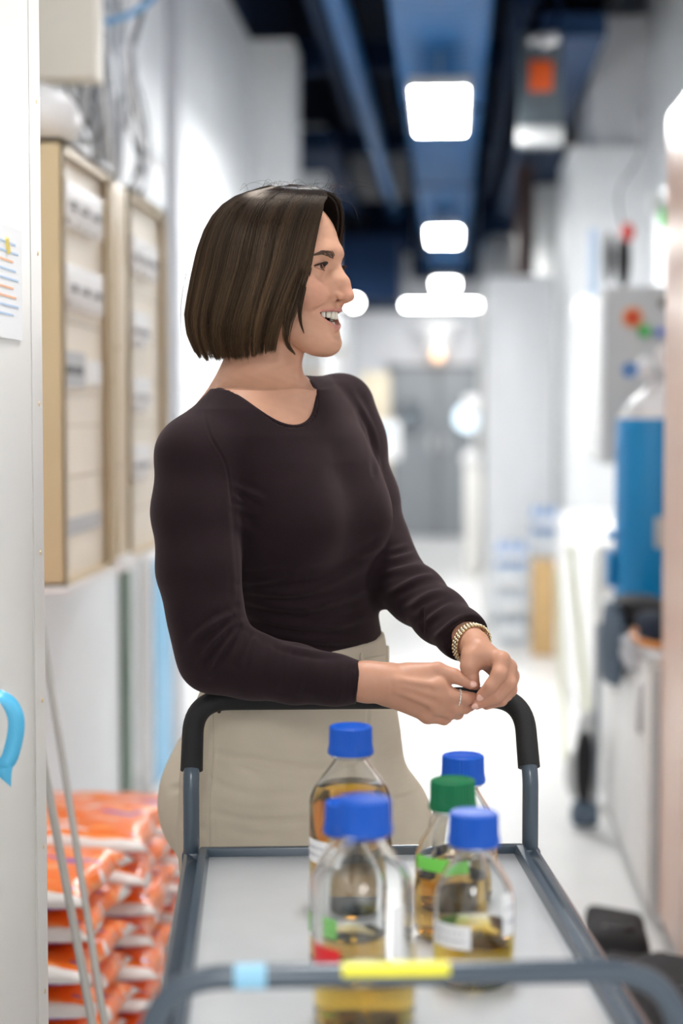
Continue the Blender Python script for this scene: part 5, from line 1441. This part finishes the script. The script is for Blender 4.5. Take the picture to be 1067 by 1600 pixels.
# fine ripple of thin jersey
sw = principled('sweater_jersey', (0.0140, 0.0070, 0.0090), 0.85, 0, 0.15)
sw = noisy(sw, 30, 0.10, 0.35, 900)
b_ = sw.node_tree.nodes['Principled BSDF']
b_.inputs['Sheen Weight'].default_value = 0.22; b_.inputs['Sheen Roughness'].default_value = 0.45; b_.inputs['Sheen Tint'].default_value = (0.45, 0.34, 0.36, 1)
sweater = link('sweater', np_mesh('sweater', L3(V), F), sw, person)
# ribbed collar band follows the neckline
q = MB(); cp = []
for k in range(72):
    a = 2*PI*k/72; d0 = (e1*math.cos(a)*NF_+e2*math.sin(a)*NL_)*1.035
    ts_ = np.arange(0.10, -0.07, -0.0008); pts = NC+d0+nax*ts_[:, None]
    ins_ = np.where(sv.sample(pts) < 0)[0]
    if len(ins_): cp.append(pts[ins_[0]])
if len(cp) > 10:
    cp = [np.mean([cp[(i+j) % len(cp)] for j in range(-4, 5)], axis=0) for i in range(len(cp))]
    q.tube([L3(p-(p-NC)*0.02) for p in cp], 0.0028, 8, closed=True)
    q.build('collar_band', sw, sweater)

# ---------------- trousers
tv_ = Vol((-0.36, 2.36, 0.07), (0.30, 2.86, P3(500, 1005, 2.5)[2]), 0.0042)
def trouser_top(X, Y, Z): return torso_fn(0.004, 3, P3(500, 1400, 2.6)[2])(X, Y, Z)
tv_.op((-1, 1, 0), (1, 4, 3), trouser_top, 0.02)
for (K, kn, an) in LEG:
    tv_.chain([K+[0, 0, 0.02], kn, an+[0, 0, 0.03]], [0.098, 0.082, 0.085], 0.03, 0.03)
tv_.ell(P3(303, 1262, 2.66), (0.055, 0.07, 0.075), None, 0.05)      # seat
tv_.ell(P3(320, 1205, 2.70), (0.05, 0.07, 0.08), None, 0.05)
tv_.ell(P3(628, 1290, 2.60), (0.045, 0.06, 0.07), None, 0.05)
# waistband tilts: higher at the back left
wp0 = P3(600, 1012, 2.5); wn = np.array([0.02, -0.10, 1.0]); wn /= np.linalg.norm(wn)
tv_.op((-1, 1, 0.9), (1, 4, 3), lambda X, Y, Z: -((X-wp0[0])*wn[0]+(Y-wp0[1])*wn[1]+(Z-wp0[2])*wn[2]), 0.004, 'sub')
V, F = tv_.mesh(); N = tv_.normals(V)
TF = [([(333, 1175), (365, 1183), (403, 1188), (480, 1200), (560, 1196)], 5, -0.0030), ([(360, 1190), (385, 1202), (410, 1217)], 6, -0.0022), ([(332, 1268), (381, 1282), (440, 1284), (500, 1280)], 6, -0.0026),
      ([(330, 1218), (365, 1236), (403, 1243), (470, 1240)], 7, -0.0022), ([(350, 1290), (400, 1305), (450, 1308)], 7, -0.002), ([(425, 1155), (470, 1156), (520, 1150)], 8, -0.0014), ([(420, 1140), (500, 1135), (560, 1140)], 8, 0.0012),
      ([(600, 1165), (630, 1150), (645, 1138)], 5, -0.0028), ([(595, 1190), (630, 1178), (652, 1165)], 5, -0.0032), ([(605, 1215), (635, 1205), (658, 1196)], 5, -0.0032), ([(600, 1245), (630, 1238), (660, 1226)], 5, -0.0030), ([(560, 1265), (610, 1262), (655, 1255)], 6, -0.0026), ([(560, 1225), (590, 1228), (620, 1220)], 6, -0.0022),
      ([(577, 1100), (575, 1120), (572, 1160), (560, 1200)], 2.4, -0.0020), ([(330, 1110), (331, 1180), (326, 1250), (327, 1340)], 2.0, -0.0020), ([(335, 1110), (336, 1180), (331, 1250), (332, 1340)], 2.2, 0.0012),
      ([(352, 1104), (375, 1110), (410, 1112), (440, 1110), (458, 1103)], 2.0, -0.0024), ([(268, 1235), (280, 1232), (300, 1240)], 5, -0.003), ([(490, 1037), (540, 1033), (608, 1022)], 1.8, -0.0020),
      ([(265, 1262), (290, 1290), (330, 1300)], 8, -0.0020)]
V = creases(V, N, TF)
tr = noisy(principled('trouser_cotton', (0.56, 0.495, 0.395), 0.85, 0, 0.2), 18, 0.04, 0.25, 700)
trousers = link('trousers', np_mesh('trousers', L3(V), F), tr, person)
def on_trousers(px, py, d=0.0):
    v = np.array([P3(px, py, 2.40)])
    for _ in range(40):
        f_ = tv_.sample(v)[0]
        if f_ < d: break
        Z = v[0][1]+max(0.0015, (f_-d)*0.7); v = np.array([P3(px, py, Z)])
    return v[0]
q = MB(); brass = principled('rivet_dark', (0.06, 0.05, 0.045), 0.3, 0.8)
p = on_trousers(343, 1111); MB().ball(L3(p), 0.0038, 12).build('rivet', brass, trousers)
for (x0, x1, y0, y1) in ((560, 571, 1018, 1040), (601, 607, 1008, 1036)):
    a, b = on_trousers((x0+x1)/2, y0+6), on_trousers((x0+x1)/2, y1)
    MB().tube([L3(a+[0, -0.002, 0.004]), L3((a+b)/2+[0, -0.004, 0]), L3(b+[0, -0.002, -0.002])], 0.0038, 6).build('belt_loop', tr, trousers)
st = principled('stitch', (0.44, 0.39, 0.31), 0.8)
for k, (ln) in enumerate(([(333, 1106), (334, 1150), (333, 1200), (329, 1250), (329, 1330)], [(353, 1100), (375, 1106), (410, 1108), (440, 1106), (456, 1100)], [(500, 1038), (545, 1034), (606, 1022)])):
    pts = [on_trousers(a, b, 0.0008) for a, b in smoothpath(ln, 8)]
    MB().tube([L3(p) for p in pts], 0.0007, 5).build('seam', st, trousers)

# shoes
shoem = principled('shoe_white', (0.75, 0.74, 0.72), 0.5)
for (K, kn, an) in LEG:
    s_ = Vol(an-np.array([0.22, 0.22, 0.12]), an+np.array([0.22, 0.22, 0.08]), 0.005)
    s_.chain([an+[BF[0]*-0.03, BF[1]*-0.03, -0.045], an+[BF[0]*0.15, BF[1]*0.15, -0.05]], [0.043, 0.040], 0.02)
    s_.chain([an+[0, 0, 0.02], an+[0, 0, -0.03]], [0.045, 0.045], 0.03)
    s_.op(an-0.3, an+0.3, lambda X, Y, Z: Z-0.003, 0.004, 'sub')
    v_, f_ = s_.mesh(); link('shoe', np_mesh('shoe', L3(v_), f_), shoem, person)

# ---------------- jewellery
silver = principled('silver', (0.75, 0.74, 0.72), 0.18, 1.0); gilt = principled('gilt', (0.70, 0.58, 0.36), 0.22, 1.0)
def rotm(axis_): 
    return Vector(axis_).to_track_quat('Z', 'Y').to_matrix().to_4x4()
fc = Q(717, 1091, -0.007); fd = INR[2]-INR[1]
M = Matrix.Translation(Vector(L3(fc))) @ rotm(fd)
q = MB().tube([M @ Vector((12.1*PX*math.cos(a), 12.1*PX*math.sin(a), 0)) for a in [2*PI*k/40 for k in range(40)]], 0.0012, 8, closed=True)
for k in range(16):
    a = 2*PI*k/16; q.ball(M @ Vector((12.7*PX*math.cos(a), 12.7*PX*math.sin(a), 0)), 0.0017, 8)
rg = q.build('finger_ring', silver, person); rg['label'] = 'silver finger ring'
# woven chain bracelet round the left wrist
bc = P3(737, 1006, 2.392); bd = WL-FL2+np.array([0.03, -0.02, 0.012])
M = Matrix.Translation(Vector(L3(bc))) @ rotm(bd)
qa, qb = MB(), MB(); nn = 34; ra, rb_ = 0.0300, 0.0275
for k in range(nn):
    a = 2*PI*k/nn
    for row, off_ in ((-1, 0), (1, 0.5), (0, 0.25)):
        aa = a+off_*2*PI/nn
        c = M @ Vector((ra*math.cos(aa), rb_*math.sin(aa), row*0.0038))
        (qb if row == 0 else qa).ball(c, 0.0025 if row else 0.0021, 8)
br = qa.build('bracelet', gilt, person); br['label'] = 'woven metal chain bracelet'
qb.build('bracelet_inlay', silver, br)
